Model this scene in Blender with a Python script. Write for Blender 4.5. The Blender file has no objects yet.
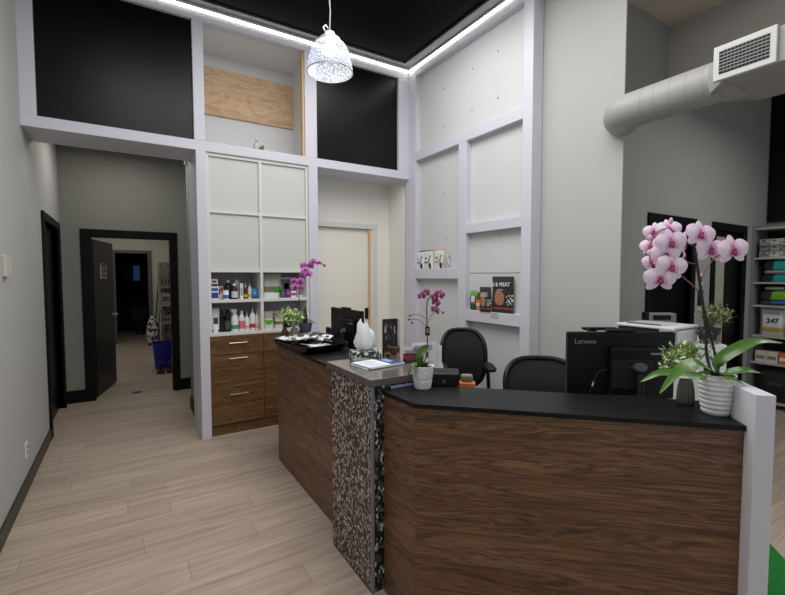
import bpy, math, random
from mathutils import Vector, Matrix, Euler
random.seed(7)
SC=bpy.context.scene; COL=SC.collection
R=math.radians; PI=math.pi; Q=.70710678
# ------------------------------------------------------------------ camera
F=429.8; YAW=.5554195; PITCH=.0507079; ROLL=-.0011554; HC=1.55
f_=Vector((math.sin(YAW)*math.cos(PITCH),math.cos(YAW)*math.cos(PITCH),-math.sin(PITCH)))
r0=Vector((math.cos(YAW),-math.sin(YAW),0)); u0=r0.cross(f_)
r_=r0*math.cos(ROLL)+u0*math.sin(ROLL); u_=-r0*math.sin(ROLL)+u0*math.cos(ROLL)
cam=bpy.data.cameras.new('camera'); co=bpy.data.objects.new('camera',cam); COL.objects.link(co)
M=Matrix((( r_.x,u_.x,-f_.x,0),(r_.y,u_.y,-f_.y,0),(r_.z,u_.z,-f_.z,HC),(0,0,0,1)))
co.matrix_world=M; cam.sensor_width=36; cam.lens=F/785*36; cam.clip_start=.05; cam.clip_end=100
SC.camera=co
def at(px,py,w):      # a measured point of the photo at distance w in front of the viewpoint
    return Vector((0,0,HC))+f_*w+r_*((px-392.5)/F*w)+u_*((297.5-py)/F*w)
def depth(p): return (Vector(p)-Vector((0,0,HC))).dot(f_)
# ------------------------------------------------------------------ materials
def newmat(name):
    m=bpy.data.materials.new(name); m.use_nodes=True; nt=m.node_tree
    return m,nt,nt.nodes['Principled BSDF']
def N(nt,t,**k):
    n=nt.nodes.new(t)
    for a,b in k.items():
        if a in n.inputs: n.inputs[a].default_value=b
        else: setattr(n,a,b)
    return n
def c4(c): return (c[0],c[1],c[2],1)
def srgb(r,g,b):
    f=lambda v:(v/255/12.92) if v<=10 else ((v/255+.055)/1.055)**2.4
    return (f(r),f(g),f(b))
MC={}
def mat(name,rgb,rough=.5,metal=0,noise=.06,scale=6,bump=0,bscale=80,spec=.5,coat=0):
    if name in MC: return MC[name]
    m,nt,b=newmat(name); L=nt.links.new
    c=srgb(*rgb)
    tc=N(nt,'ShaderNodeTexCoord')
    no=N(nt,'ShaderNodeTexNoise',Scale=scale,Detail=3.0); L(tc.outputs['Object'],no.inputs['Vector'])
    mx=N(nt,'ShaderNodeMix',data_type='RGBA')
    mx.inputs[6].default_value=c4([v*(1-noise) for v in c]); mx.inputs[7].default_value=c4([min(1,v*(1+noise)) for v in c])
    L(no.outputs['Fac'],mx.inputs[0]); L(mx.outputs[2],b.inputs['Base Color'])
    b.inputs['Roughness'].default_value=rough; b.inputs['Metallic'].default_value=metal
    b.inputs['Specular IOR Level'].default_value=spec; b.inputs['Coat Weight'].default_value=coat
    if bump:
        n2=N(nt,'ShaderNodeTexNoise',Scale=bscale,Detail=2.0); L(tc.outputs['Object'],n2.inputs['Vector'])
        bp=N(nt,'ShaderNodeBump',Strength=bump,Distance=.01); L(n2.outputs['Fac'],bp.inputs['Height']); L(bp.outputs['Normal'],b.inputs['Normal'])
    MC[name]=m; return m
def emis(name,rgb,s):
    m,nt,b=newmat(name); c=srgb(*rgb)
    b.inputs['Base Color'].default_value=c4(c); b.inputs['Emission Color'].default_value=c4(c); b.inputs['Emission Strength'].default_value=s
    MC[name]=m; return m
def wood(name,dark,mid,light,rough=.42,sc=1.0,zs=1):
    # grain along local X, rings stacked in Z
    m,nt,b=newmat(name); L=nt.links.new
    tc=N(nt,'ShaderNodeTexCoord'); mp=N(nt,'ShaderNodeMapping'); mp.inputs['Scale'].default_value=(.55*sc,.55*sc,6.0*sc*zs)
    L(tc.outputs['Object'],mp.inputs['Vector'])
    n1=N(nt,'ShaderNodeTexNoise',Scale=1.6,Detail=4.0,Roughness=.55,Distortion=.7); L(mp.outputs[0],n1.inputs['Vector'])
    mul=N(nt,'ShaderNodeMath',operation='MULTIPLY'); mul.inputs[1].default_value=26; L(n1.outputs['Fac'],mul.inputs[0])
    si=N(nt,'ShaderNodeMath',operation='PINGPONG'); si.inputs[1].default_value=1; L(mul.outputs[0],si.inputs[0])
    mp2=N(nt,'ShaderNodeMapping'); mp2.inputs['Scale'].default_value=(4*sc,4*sc,160*sc); L(tc.outputs['Object'],mp2.inputs['Vector'])
    n2=N(nt,'ShaderNodeTexNoise',Scale=1.0,Detail=3.0); L(mp2.outputs[0],n2.inputs['Vector'])
    mp3=N(nt,'ShaderNodeMapping'); mp3.inputs['Scale'].default_value=(1*sc,1*sc,26*sc); L(tc.outputs['Object'],mp3.inputs['Vector'])
    n3=N(nt,'ShaderNodeTexNoise',Scale=1.0,Detail=2.0); L(mp3.outputs[0],n3.inputs['Vector'])
    pw=N(nt,'ShaderNodeMath',operation='POWER'); pw.inputs[1].default_value=.5; L(si.outputs[0],pw.inputs[0])
    a=N(nt,'ShaderNodeMath',operation='MULTIPLY'); a.inputs[1].default_value=.36; L(pw.outputs[0],a.inputs[0])
    a2=N(nt,'ShaderNodeMath',operation='MULTIPLY_ADD'); a2.inputs[1].default_value=.42; L(n2.outputs['Fac'],a2.inputs[0]); L(a.outputs[0],a2.inputs[2])
    a3=N(nt,'ShaderNodeMath',operation='MULTIPLY_ADD'); a3.inputs[1].default_value=.45; L(n3.outputs['Fac'],a3.inputs[0]); L(a2.outputs[0],a3.inputs[2])
    cr=N(nt,'ShaderNodeValToRGB'); e=cr.color_ramp.elements
    e[0].position=.40; e[0].color=c4(srgb(*dark)); e[1].position=.92; e[1].color=c4(srgb(*light))
    k=e.new(.68); k.color=c4(srgb(*mid))
    L(a3.outputs[0],cr.inputs[0]); L(cr.outputs[0],b.inputs['Base Color'])
    b.inputs['Roughness'].default_value=rough
    MC[name]=m; return m
def floor_mat():
    m,nt,b=newmat('vinyl_plank'); L=nt.links.new
    tc=N(nt,'ShaderNodeTexCoord')
    br=N(nt,'ShaderNodeTexBrick',offset=0.0,offset_frequency=2)
    s0=N(nt,'ShaderNodeSeparateXYZ'); L(tc.outputs['Object'],s0.inputs[0])
    dv=N(nt,'ShaderNodeMath',operation='DIVIDE'); dv.inputs[1].default_value=.18; L(s0.outputs['Y'],dv.inputs[0])
    fr=N(nt,'ShaderNodeMath',operation='FLOOR'); L(dv.outputs[0],fr.inputs[0])
    wn=N(nt,'ShaderNodeTexWhiteNoise',noise_dimensions='1D'); L(fr.outputs[0],wn.inputs['W'])
    ma=N(nt,'ShaderNodeMath',operation='MULTIPLY_ADD'); ma.inputs[1].default_value=1.22; L(wn.outputs['Value'],ma.inputs[0]); L(s0.outputs['X'],ma.inputs[2])
    cx=N(nt,'ShaderNodeCombineXYZ'); L(ma.outputs[0],cx.inputs[0]); L(s0.outputs['Y'],cx.inputs[1]); L(cx.outputs[0],br.inputs['Vector'])
    for k,v in {'Scale':1.0,'Mortar Size':.0016,'Mortar Smooth':.3,'Brick Width':1.22,'Row Height':.18,'Bias':0}.items(): br.inputs[k].default_value=v
    br.inputs['Color1'].default_value=c4(srgb(172,156,142)); br.inputs['Color2'].default_value=c4(srgb(184,168,153)); br.inputs['Mortar'].default_value=c4(srgb(128,113,102))
    mp=N(nt,'ShaderNodeMapping'); mp.inputs['Scale'].default_value=(1.0,20,1); L(tc.outputs['Object'],mp.inputs['Vector'])
    # shift the grain per plank
    sx=N(nt,'ShaderNodeSeparateXYZ'); L(tc.outputs['Object'],sx.inputs[0])
    fl=N(nt,'ShaderNodeMath',operation='SNAP'); fl.inputs[1].default_value=.18; L(sx.outputs['Y'],fl.inputs[0])
    ml=N(nt,'ShaderNodeMath',operation='MULTIPLY'); ml.inputs[1].default_value=37.3; L(fl.outputs[0],ml.inputs[0])
    cb=N(nt,'ShaderNodeCombineXYZ'); L(ml.outputs[0],cb.inputs[0])
    va=N(nt,'ShaderNodeVectorMath',operation='ADD'); L(mp.outputs[0],va.inputs[0]); L(cb.outputs[0],va.inputs[1])
    n=N(nt,'ShaderNodeTexNoise',Scale=1.6,Detail=6.0,Roughness=.65,Distortion=.5); L(va.outputs[0],n.inputs['Vector'])
    cr=N(nt,'ShaderNodeValToRGB'); e=cr.color_ramp.elements; e[0].position=.3; e[0].color=(.66,.63,.61,1); e[1].position=.66; e[1].color=(1.08,1.08,1.08,1)
    L(n.outputs['Fac'],cr.inputs[0])
    mx=N(nt,'ShaderNodeMix',data_type='RGBA',blend_type='MULTIPLY'); mx.inputs[0].default_value=1
    L(br.outputs['Color'],mx.inputs[6]); L(cr.outputs[0],mx.inputs[7]); L(mx.outputs[2],b.inputs['Base Color'])
    b.inputs['Roughness'].default_value=.5; b.inputs['Specular IOR Level'].default_value=.35
    return m
def cells(name,cols,scale,stretch=(1,1,1),rough=.5,edge=None):
    m,nt,b=newmat(name); L=nt.links.new
    tc=N(nt,'ShaderNodeTexCoord'); mp=N(nt,'ShaderNodeMapping'); mp.inputs['Scale'].default_value=stretch; L(tc.outputs['Object'],mp.inputs['Vector'])
    nn=N(nt,'ShaderNodeTexNoise',Scale=scale*.5); L(mp.outputs[0],nn.inputs['Vector'])
    v=N(nt,'ShaderNodeTexVoronoi',Scale=scale); L(mp.outputs[0],v.inputs['Vector'])
    sx=N(nt,'ShaderNodeSeparateColor'); L(v.outputs['Color'],sx.inputs[0])
    cr=N(nt,'ShaderNodeValToRGB'); cr.color_ramp.interpolation='CONSTANT'; e=cr.color_ramp.elements
    e[0].position=0; e[0].color=c4(srgb(*cols[0])); e[1].position=1/len(cols); e[1].color=c4(srgb(*cols[1]))
    for i in range(2,len(cols)): k=e.new(i/len(cols)); k.color=c4(srgb(*cols[i]))
    L(sx.outputs[0],cr.inputs[0])
    out=cr.outputs[0]
    if edge:
        ve=N(nt,'ShaderNodeTexVoronoi',Scale=scale,feature='DISTANCE_TO_EDGE'); L(mp.outputs[0],ve.inputs['Vector'])
        c2=N(nt,'ShaderNodeValToRGB'); g=c2.color_ramp.elements; g[0].position=.02; g[0].color=(0,0,0,1); g[1].position=.09; g[1].color=(1,1,1,1)
        L(ve.outputs['Distance'],c2.inputs[0])
        mx=N(nt,'ShaderNodeMix',data_type='RGBA'); mx.inputs[6].default_value=c4(srgb(*edge)); L(c2.outputs[0],mx.inputs[0]); L(out,mx.inputs[7]); out=mx.outputs[2]
        bp=N(nt,'ShaderNodeBump',Strength=.6,Distance=.01); L(c2.outputs[0],bp.inputs['Height']); L(bp.outputs['Normal'],b.inputs['Normal'])
    L(out,b.inputs['Base Color']); b.inputs['Roughness'].default_value=rough
    MC[name]=m; return m

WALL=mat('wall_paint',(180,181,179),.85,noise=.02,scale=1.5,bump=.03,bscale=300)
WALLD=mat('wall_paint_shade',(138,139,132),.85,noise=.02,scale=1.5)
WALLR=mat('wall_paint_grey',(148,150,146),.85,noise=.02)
CEILR=mat('ceiling_beige',(206,194,182),.9,noise=.02)
FRAME=mat('frame_white',(206,206,216),.45,noise=.02,scale=3)
PANELW=mat('panel_white',(206,207,208),.55,noise=.02,scale=3)
CREAM=mat('cream_door',(238,234,222),.6,noise=.02)
CAB=mat('cabinet_white',(216,216,212),.4,noise=.02)
CABG=mat('cabinet_back_grey',(168,173,180),.6,noise=.05)
BLKP=mat('black_panel',(6,6,10),.32,noise=.12,scale=2,spec=.25)
BLKC=mat('black_ceiling',(7,7,9),.9,noise=.1,spec=.1)
GREYC=mat('ceiling_margin_grey',(62,62,66),.6)
DARKD=mat('dark_door',(13,11,11),.4,noise=.1,spec=.3)
DTRIM=mat('black_trim',(9,9,10),.5,noise=.1,spec=.2)
BLKTOP=mat('black_countertop',(9,9,11),.45,noise=.25,scale=60,spec=.28)
BLKPL=mat('black_plastic',(10,10,12),.42,noise=.1,spec=.3)
BLKPL2=mat('charcoal_plastic',(30,31,34),.5,noise=.1,spec=.3)
BLKM=mat('black_mesh_fabric',(14,14,16),.85,noise=.3,scale=300,bump=.3,bscale=900)
CHROME=mat('brushed_steel',(205,202,196),.28,metal=1,noise=.05)
STEEL=mat('satin_metal_slab',(122,119,116),.13,metal=.45,noise=.12,scale=4)
STEELE=mat('slab_edge',(104,98,92),.4,metal=.2,noise=.1)
GREYM=mat('grey_trim_metal',(128,130,138),.4,metal=.1)
WALNUT=wood('walnut_veneer',(58,40,27),(104,74,50),(142,108,78),zs=1.3)
WALNUT2=wood('walnut_cabinet',(56,39,23),(100,71,42),(134,100,62),sc=1.1,zs=1.3)
PLY=wood('birch_plywood',(192,156,118),(214,180,142),(226,196,160),rough=.6,sc=.7,zs=.35)
PLYE=mat('plywood_edge',(216,184,144),.6)
PEBBLE=cells('pebble_mosaic',[(34,30,28),(104,88,74),(150,134,118),(60,52,46),(196,184,170),(116,100,86),(34,32,32),(226,218,208)],118,(1,1,.6),.45,edge=(30,27,25))
PEBBLE2=cells('pebble_mosaic_dark',[(24,24,26),(90,88,88),(20,20,22),(120,118,118),(214,214,214),(28,28,30)],80,(1,1,.6),.5,edge=(14,14,15))
WHITE=mat('white_ceramic',(244,245,246),.3,noise=.03)
PAPER=mat('paper_white',(225,228,232),.7,noise=.03)
PLW=mat('white_plastic',(222,224,224),.4,noise=.02)
SOIL=mat('bark_soil',(58,42,32),.9,noise=.5,scale=60,bump=.8,bscale=80)
GREEN=mat('orchid_leaf',(72,112,40),.35,noise=.3,scale=9,coat=.2)
GREEND=mat('dark_leaf',(44,74,36),.45,noise=.3,scale=9)
GREENL=mat('light_leaf',(128,160,76),.5,noise=.3,scale=30)
GREENV=mat('variegated_leaf',(206,218,168),.5,noise=.2,scale=30)
STEM=mat('plant_stem',(40,34,26),.6)
STEMG=mat('green_stem',(86,104,52),.6)
PK0=mat('petal_pale_pink',(243,222,238),.5,noise=.06,scale=25)
PK1=mat('petal_pink',(232,184,224),.5,noise=.06,scale=25)
PK2=mat('petal_magenta_core',(200,112,186),.5)
LIP=mat('orchid_lip',(150,66,60),.5)
MG0=mat('petal_magenta',(196,110,186),.5,noise=.1,scale=25)
MG1=mat('petal_deep_magenta',(160,62,150),.5)
PU0=mat('petal_purple',(134,44,104),.5,noise=.1,scale=40)
PU1=mat('petal_purple_dark',(92,22,66),.5)
BLUE=mat('blue_plastic',(22,34,150),.4)
GREENMAT=mat('green_mat',(10,110,36),.9,noise=.1,scale=200)
ORANGE=mat('orange_plastic',(214,120,50),.5)
def cm(r,g,b,ro=.5): return mat('colour_%d_%d_%d'%(r,g,b),(r,g,b),ro,noise=.03)

# ------------------------------------------------------------------ mesh builder
class MB:
    def __init__(s): s.v=[]; s.f=[]; s.m=[]
    def add(s,vs,fs,mi=0):
        o=len(s.v); s.v+= [tuple(v) for v in vs]; s.f+=[tuple(i+o for i in f) for f in fs]; s.m+=[mi]*len(fs); return s
    def box(s,x0,x1,y0,y1,z0,z1,mi=0):
        vs=[(x,y,z) for z in (z0,z1) for x,y in ((x0,y0),(x1,y0),(x1,y1),(x0,y1))]
        return s.add(vs,[(0,3,2,1),(4,5,6,7),(0,1,5,4),(1,2,6,5),(2,3,7,6),(3,0,4,7)],mi)
    def prism(s,pts,z0,z1,mi=0):
        n=len(pts); a=sum(pts[i][0]*pts[(i+1)%n][1]-pts[(i+1)%n][0]*pts[i][1] for i in range(n))
        if a<0: pts=pts[::-1]
        vs=[(x,y,z0) for x,y in pts]+[(x,y,z1) for x,y in pts]
        return s.add(vs,[tuple(range(n-1,-1,-1)),tuple(range(n,2*n))]+[(i,(i+1)%n,n+(i+1)%n,n+i) for i in range(n)],mi)
    def lathe(s,prof,seg=24,c=(0,0,0),mi=0,capb=True,capt=True,ripple=None):
        vs=[];n=len(prof)
        for r,z in prof:
            for k in range(seg):
                a=2*PI*k/seg; rr=r*(1+(ripple(a,z) if ripple else 0)); vs.append((c[0]+rr*math.cos(a),c[1]+rr*math.sin(a),c[2]+z))
        fs=[(i*seg+k,i*seg+(k+1)%seg,(i+1)*seg+(k+1)%seg,(i+1)*seg+k) for i in range(n-1) for k in range(seg)]
        if capb: fs.append(tuple(range(seg-1,-1,-1)))
        if capt: fs.append(tuple((n-1)*seg+k for k in range(seg)))
        return s.add(vs,fs,mi)
    def tube(s,pts,rad,seg=8,mi=0,closed=False):
        pts=[Vector(p) for p in pts]; n=len(pts)
        if not isinstance(rad,(list,tuple)): rad=[rad]*n
        vs=[]; up=None
        for i in range(n):
            if closed: d=pts[(i+1)%n]-pts[i-1]
            else: d=pts[min(i+1,n-1)]-pts[max(i-1,0)]
            d=d.normalized() if d.length>1e-9 else Vector((0,0,1))
            if up is None:
                up=Vector((0,0,1)) if abs(d.z)<.9 else Vector((1,0,0))
            x=d.cross(up); 
            if x.length<1e-6: x=d.orthogonal()
            x.normalize(); up=x.cross(d).normalized()
            for k in range(seg):
                a=2*PI*k/seg; vs.append(pts[i]+(x*math.cos(a)+up*math.sin(a))*rad[i])
        fs=[(i*seg+k,i*seg+(k+1)%seg,((i+1)%n)*seg+(k+1)%seg,((i+1)%n)*seg+k) for i in range(n if closed else n-1) for k in range(seg)]
        if not closed: fs+= [tuple(range(seg-1,-1,-1)),tuple((n-1)*seg+k for k in range(seg))]
        return s.add(vs,fs,mi)
    def ball(s,c,r,mi=0,seg=12,rings=8,sc=(1,1,1)):
        prof=[(math.sin(PI*i/rings)*r+1e-5,-math.cos(PI*i/rings)*r) for i in range(rings+1)]
        o=len(s.v); s.lathe(prof,seg,(0,0,0),mi)
        for i in range(o,len(s.v)):
            v=s.v[i]; s.v[i]=(v[0]*sc[0]+c[0],v[1]*sc[1]+c[1],v[2]*sc[2]+c[2])
        return s
    def xf(s,M,start=0):
        for i in range(start,len(s.v)): s.v[i]=tuple(M@Vector(s.v[i]))
        return s
    def build(s,name,mats,parent=None,smooth=False,bevel=0,loc=None,rot=None,solid=0,sub=0,angle=40):
        me=bpy.data.meshes.new(name); me.from_pydata(s.v,[],s.f)
        if not isinstance(mats,(list,tuple)): mats=[mats]
        for m in mats: me.materials.append(m)
        me.polygons.foreach_set('material_index',s.m)
        if smooth:
            me.polygons.foreach_set('use_smooth',[True]*len(s.f))
            try: me.set_sharp_from_angle(angle=R(angle))
            except Exception: pass
        me.update(); o=bpy.data.objects.new(name,me); COL.objects.link(o)
        if parent: o.parent=parent
        if loc is not None: o.location=loc
        if rot is not None: o.rotation_euler=(0,0,rot)
        if solid: md=o.modifiers.new('solid','SOLIDIFY'); md.thickness=solid; md.offset=0
        if bevel: md=o.modifiers.new('bevel','BEVEL'); md.width=bevel; md.segments=2; md.limit_method='ANGLE'
        if sub: md=o.modifiers.new('sub','SUBSURF'); md.levels=sub; md.render_levels=sub
        return o
def B(*a,mi=0): return MB().box(*a,mi=mi)
def tag(o,label,cat,group=None,kind=None):
    if label: o['label']=label
    if cat: o['category']=cat
    if group: o['group']=group
    if kind: o['kind']=kind
    return o
def thing(name,label,cat,loc=(0,0,0),rot=0,group=None):
    o=bpy.data.objects.new(name,None); COL.objects.link(o); o.empty_display_size=.1
    o.location=loc; o.rotation_euler=(0,0,rot); return tag(o,label,cat,group)
def struct(name,mb,m,label=None,cat=None,**k):
    o=mb.build(name,m,**k); o['kind']='structure'
    if label: o['label']=label
    if cat: o['category']=cat
    return o
def text(name,body,size,m,parent,loc,rz=0,align='CENTER',depth=.0006,bold=0):
    cu=bpy.data.curves.new(name,'FONT'); cu.body=body; cu.size=size; cu.align_x=align; cu.align_y='CENTER'; cu.extrude=depth; cu.offset=bold
    t=bpy.data.objects.new(name+'_curve',cu); COL.objects.link(t)
    dg=bpy.context.evaluated_depsgraph_get(); me=bpy.data.meshes.new_from_object(t.evaluated_get(dg)); bpy.data.objects.remove(t)
    me.materials.clear(); me.materials.append(m)
    o=bpy.data.objects.new(name,me); COL.objects.link(o); o.parent=parent; o.location=loc; o.rotation_euler=(PI/2,0,rz); return o

# ================================================================== SETTING
FL=floor_mat()
struct('floor',B(-.8,7.2,-1.6,14.6,-.1,0),FL,'pale greige wood plank floor running through the reception','floor')
XL=-.65; YW=4.33; XN=2.92
# left wall with the dark doorway opening Y 5.17..6.3
struct('wall_left',B(XL-.12,XL,-1.6,5.2,0,4.1).box(XL-.12,XL,5.2,6.25,2.08,4.1).box(XL-.12,XL,6.25,6.45,0,4.1),WALL,'light grey painted wall along the left side','wall')
struct('baseboard_left',B(XL,XL+.014,-1.6,5.12,0,.105),mat('brown_black_base',(38,30,27),.4),bevel=.003)
# door 1 : casing in the left wall with a black doorway behind
d=struct('door_1',B(XL-.1,XL+.02,5.12,5.2,0,2.16).box(XL-.1,XL+.02,6.25,6.33,0,2.16).box(XL-.1,XL+.02,5.2,6.25,2.08,2.16),DTRIM,'dark framed doorway opening in the left wall before the hall end','doorway',bevel=.004)
B(XL-.09,XL-.05,5.2,6.25,0,2.08).build('door_leaf',DARKD,d)  # dark sheet across the open doorway, standing for its unlit inside
# hall end wall with doorway
YH=6.45
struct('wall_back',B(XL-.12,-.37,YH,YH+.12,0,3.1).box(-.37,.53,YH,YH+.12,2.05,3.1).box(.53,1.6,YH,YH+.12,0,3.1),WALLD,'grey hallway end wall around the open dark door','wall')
struct('baseboard_back',B(XL,-.455,YH-.014,YH,0,.155).box(.6,1.6,YH-.014,YH,0,.155),DTRIM,bevel=.003)
d=thing('door_2','dark hallway door standing open into the lit back room, red lettered notice on it','door',(0,0,0)); d['kind']='structure'
c=B(-.455,-.35,YH-.02,YH+.13,0,2.125).box(.51,.6,YH-.02,YH+.13,0,2.125).box(-.35,.51,YH-.02,YH+.13,2.03,2.125)
c.build('door_frame',DTRIM,d,bevel=.004)
lf=B(0,.88,-.02,.022,.012,2.015).build('door_leaf',DARKD,d,loc=(-.357,6.59,0),rot=math.atan2(.95,.21),bevel=.003)
tag(lf,'dark brown door leaf with a notice and lever handle',None)
hd=MB(); hd.tube([(.80,-.02,1.0),(.80,-.07,1.0)],.013,10).tube([(.81,-.07,1.0),(.69,-.072,1.0)],.011,10).lathe([(.028,0),(.028,.01)],16)
for i in range(len(hd.v)-32,len(hd.v)):
    v=hd.v[i]; hd.v[i]=(.80+v[0],-.02-v[2],1.0+v[1])
hd.build('door_handle',CHROME,lf,smooth=True)
for z in (.28,1.05,1.82): B(-.03,.01,-.026,.03,z-.055,z+.055).build('hinge',BLKPL2,lf)
NP=mat('notice_paper',(250,248,248),.8,noise=0)
nt_=B(.26,.54,-.0245,-.0205,1.515,1.72).build('door_notice',NP,lf); tag(nt_,'white notice with three lines of red lettering',None)
for i,w in enumerate(('PLEASE','CLOSE','DOOR')): text('notice_lettering',w,.07,cm(120,30,34),nt_,(.40,-.0255,1.685-.066*i),bold=.002)
# back room
struct('wall_backroom',B(-1.3,-.19,11.6,11.72,0,2.9).box(-.19,.45,11.6,11.72,2.07,2.9).box(.45,1.6,11.6,11.72,0,2.9).box(1.25,1.35,6.57,11.6,0,2.9).box(-1.4,-1.3,6.57,11.6,0,2.9),mat('backroom_wall',(196,194,182),.85,noise=.02),'pale back room wall seen through the hallway door','wall')
struct('ceiling_backroom',B(-1.4,1.6,6.57,14.6,2.9,2.98),CEILR)
d=struct('door_3',B(-.27,-.19,11.57,11.73,0,2.14).box(.45,.53,11.57,11.73,0,2.14).box(-.19,.45,11.57,11.73,2.07,2.14),mat('grey_casing',(96,92,84),.5),'grey framed doorway at the far end of the back room','doorway',bevel=.004)
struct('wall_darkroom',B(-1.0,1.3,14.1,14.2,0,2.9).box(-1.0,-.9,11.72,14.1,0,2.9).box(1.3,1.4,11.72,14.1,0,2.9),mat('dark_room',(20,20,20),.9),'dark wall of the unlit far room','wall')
# hall right side wall + ceilings
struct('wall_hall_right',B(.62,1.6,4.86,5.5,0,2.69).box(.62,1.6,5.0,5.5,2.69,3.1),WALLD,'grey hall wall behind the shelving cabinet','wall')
struct('baseboard_right',B(.606,.62,5.0,5.5,0,.14),DTRIM,bevel=.003)
struct('ceiling_hall',B(XL-.12,1.75,5.0,6.57,3.1,3.18),CEILR)
# black reception ceiling with grey margin
struct('ceiling',B(XL-.12,2.86,-1.6,4.28,4.02,4.1),BLKC,'matte black painted reception ceiling','ceiling')
struct('trim_1',B(XL,2.92,4.26,YW+.6,4.0,4.12).box(2.82,3.05,1.0,4.26,4.0,4.12),GREYC,'grey margin strip around the black ceiling','trim')
# ---- back frame (plane YW)
def fr(n,*a,lab=None,cat='trim',m=FRAME): return struct(n,B(*a),m,lab,cat,bevel=.003)
fr('trim_2',XL,XN,YW,YW+.47,2.70,2.79,lab='white horizontal beam crossing above the hallway and cabinet')
fr('trim_3',XL,XN,YW,YW+.1,3.86,3.925,lab='white top rail of the rear frame under the light strip')
fr('trim_4',XL,-.55,YW,YW+.1,2.79,3.86,lab='white post of the rear frame against the left wall')
fr('trim_5',.566,.659,YW,YW+.1,2.79,3.86,lab='white post between the left black panel and the plywood niche')
fr('trim_6',1.625,1.755,YW,YW+.1,2.79,3.86,lab='white post between the plywood niche and the right black panel')
fr('trim_7',2.775,XN,YW,YW+.1,2.79,3.86,lab='white post of the rear frame in the room corner')
fr('trim_8',.575,.66,YW-.005,YW+.53,0,2.70,lab='tall white end panel at the left of the shelving cabinet')
fr('trim_9',1.655,1.755,YW-.005,YW+.5,0,2.70,lab='tall white post at the right of the shelving cabinet')
# black panels
for nm,a,lab in (('wall_panel',(-.55,.566,YW+.035,YW+.06,2.79,3.86),'large matte black panel above the hallway opening'),
                 ('wall_panel',(1.755,2.775,YW+.035,YW+.06,2.79,3.86),'matte black panel right of the plywood niche, near the room corner')):
    tag(B(*a).build(nm,BLKP),lab,'panel')
# upper niche with plywood board
NW=mat('niche_white',(222,223,224),.7,noise=.02)
struct('wall_niche',B(.55,1.9,4.93,5.0,2.7,4.0),NW,'white back of the upper niche behind the plywood board','niche')
struct('wall_niche_left',B(.55,.6,YW+.1,4.93,2.79,3.95),NW)
struct('wall_niche_right',B(1.70,1.755,YW+.1,4.93,2.79,3.95),NW)
struct('ceiling_niche',B(.6,1.70,YW+.1,4.93,3.87,3.95),NW)
struct('trim_19',B(.6,1.70,YW+.47,4.93,2.70,2.79),NW)
bd=B(.601,1.699,4.90,4.929,3.24,3.72).build('plywood_board',PLY); tag(bd,'horizontal birch plywood board across the upper wall niche','board')
bd=B(1.606,1.624,YW+.02,YW+.09,2.791,3.85).build('plywood_strip',PLYE); tag(bd,'narrow upright plywood strip beside the white post','wood strip')
# ---- alcove right of cabinet
AW=mat('alcove_paint_lit',(234,232,224),.85,noise=.02)  # wall paint lightened, the recess's stronger light put into the colour
struct('wall_alcove',B(1.755,1.95,4.8,4.9,0,2.7).box(1.95,2.66,4.8,4.9,2.137,2.7).box(2.66,3.0,4.8,4.9,0,2.7),AW,'light grey wall of the recess around the cream sliding door','wall')
d=struct('door_4',B(1.94,2.745,4.785,4.80,2.137,2.2).box(2.68,2.745,4.785,4.80,0,2.137),CAB,'cream sliding door with a pale wood edge in the wall recess','door',bevel=.003)
B(1.80,2.655,4.84,4.875,.01,2.13).build('door_leaf',CREAM,d); B(2.632,2.66,4.80,4.84,.01,2.137).build('door_edge_strip',PLYE,d)
B(2.585,2.632,4.826,4.84,1.0,1.14).build('door_pull_plate',BLKPL,d,bevel=.004)
struct('wall_right_return',B(3.0,3.12,4.33,4.93,0,2.7).box(2.92,3.0,4.45,4.8,0,2.7),AW,'grey side wall of the sliding door recess','wall')
# ---- niche wall on the right (plane XN)
XB=XN+.065
struct('wall_right',B(XB,3.12,2.5,4.40,0,4.02),PANELW,'white panel wall backing the shelf niches','wall')
struct('wall_pier',B(3.05,3.062,1.785,2.5,0,4.6),WALL,'light grey wall pier beside the white shelf frame','wall')
def fx(n,y0,y1,z0,z1,lab): return struct(n,B(XN,XB+.06,y0,y1,z0,z1),FRAME,lab,'trim',bevel=.003)
fx('trim_10',4.19,4.40,0,3.925,'white corner post of the niche wall frame')
fx('trim_11',2.49,2.595,0,3.925,'white near end post of the niche wall frame')
fx('trim_12',3.305,3.425,0,2.89,'white middle post dividing the niche wall')
fx('trim_13',2.595,4.19,3.86,3.925,'white top rail of the niche wall frame')
fx('trim_14',2.595,4.19,2.89,2.992,'white rail below the wide upper niche panel')
fx('trim_15',3.425,4.19,1.517,1.628,'white shelf rail carrying four small treat pouches')
fx('trim_16',2.595,3.305,1.972,2.067,'white rail above the right hand product niche')
fx('trim_17',2.595,3.305,1.098,1.205,'white shelf rail carrying the black treat bags')
seam=MB(); 
for z in (1.575,): seam.box(XB-.002,XB,2.595,3.305,z-.002,z+.002)
for y,z in ((2.95,3.62),(3.3,3.6),(3.75,3.57),(2.95,3.2),(3.3,3.2),(3.75,3.17),(3.75,2.45),(3.7,1.95),(2.9,1.93)): seam.box(XB-.003,XB,y-.006,y+.006,z-.006,z+.006)
struct('trim_18',seam,mat('screw_grey',(70,70,70),.5),'small screw heads and a joint line on the niche wall','fixings')
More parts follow.
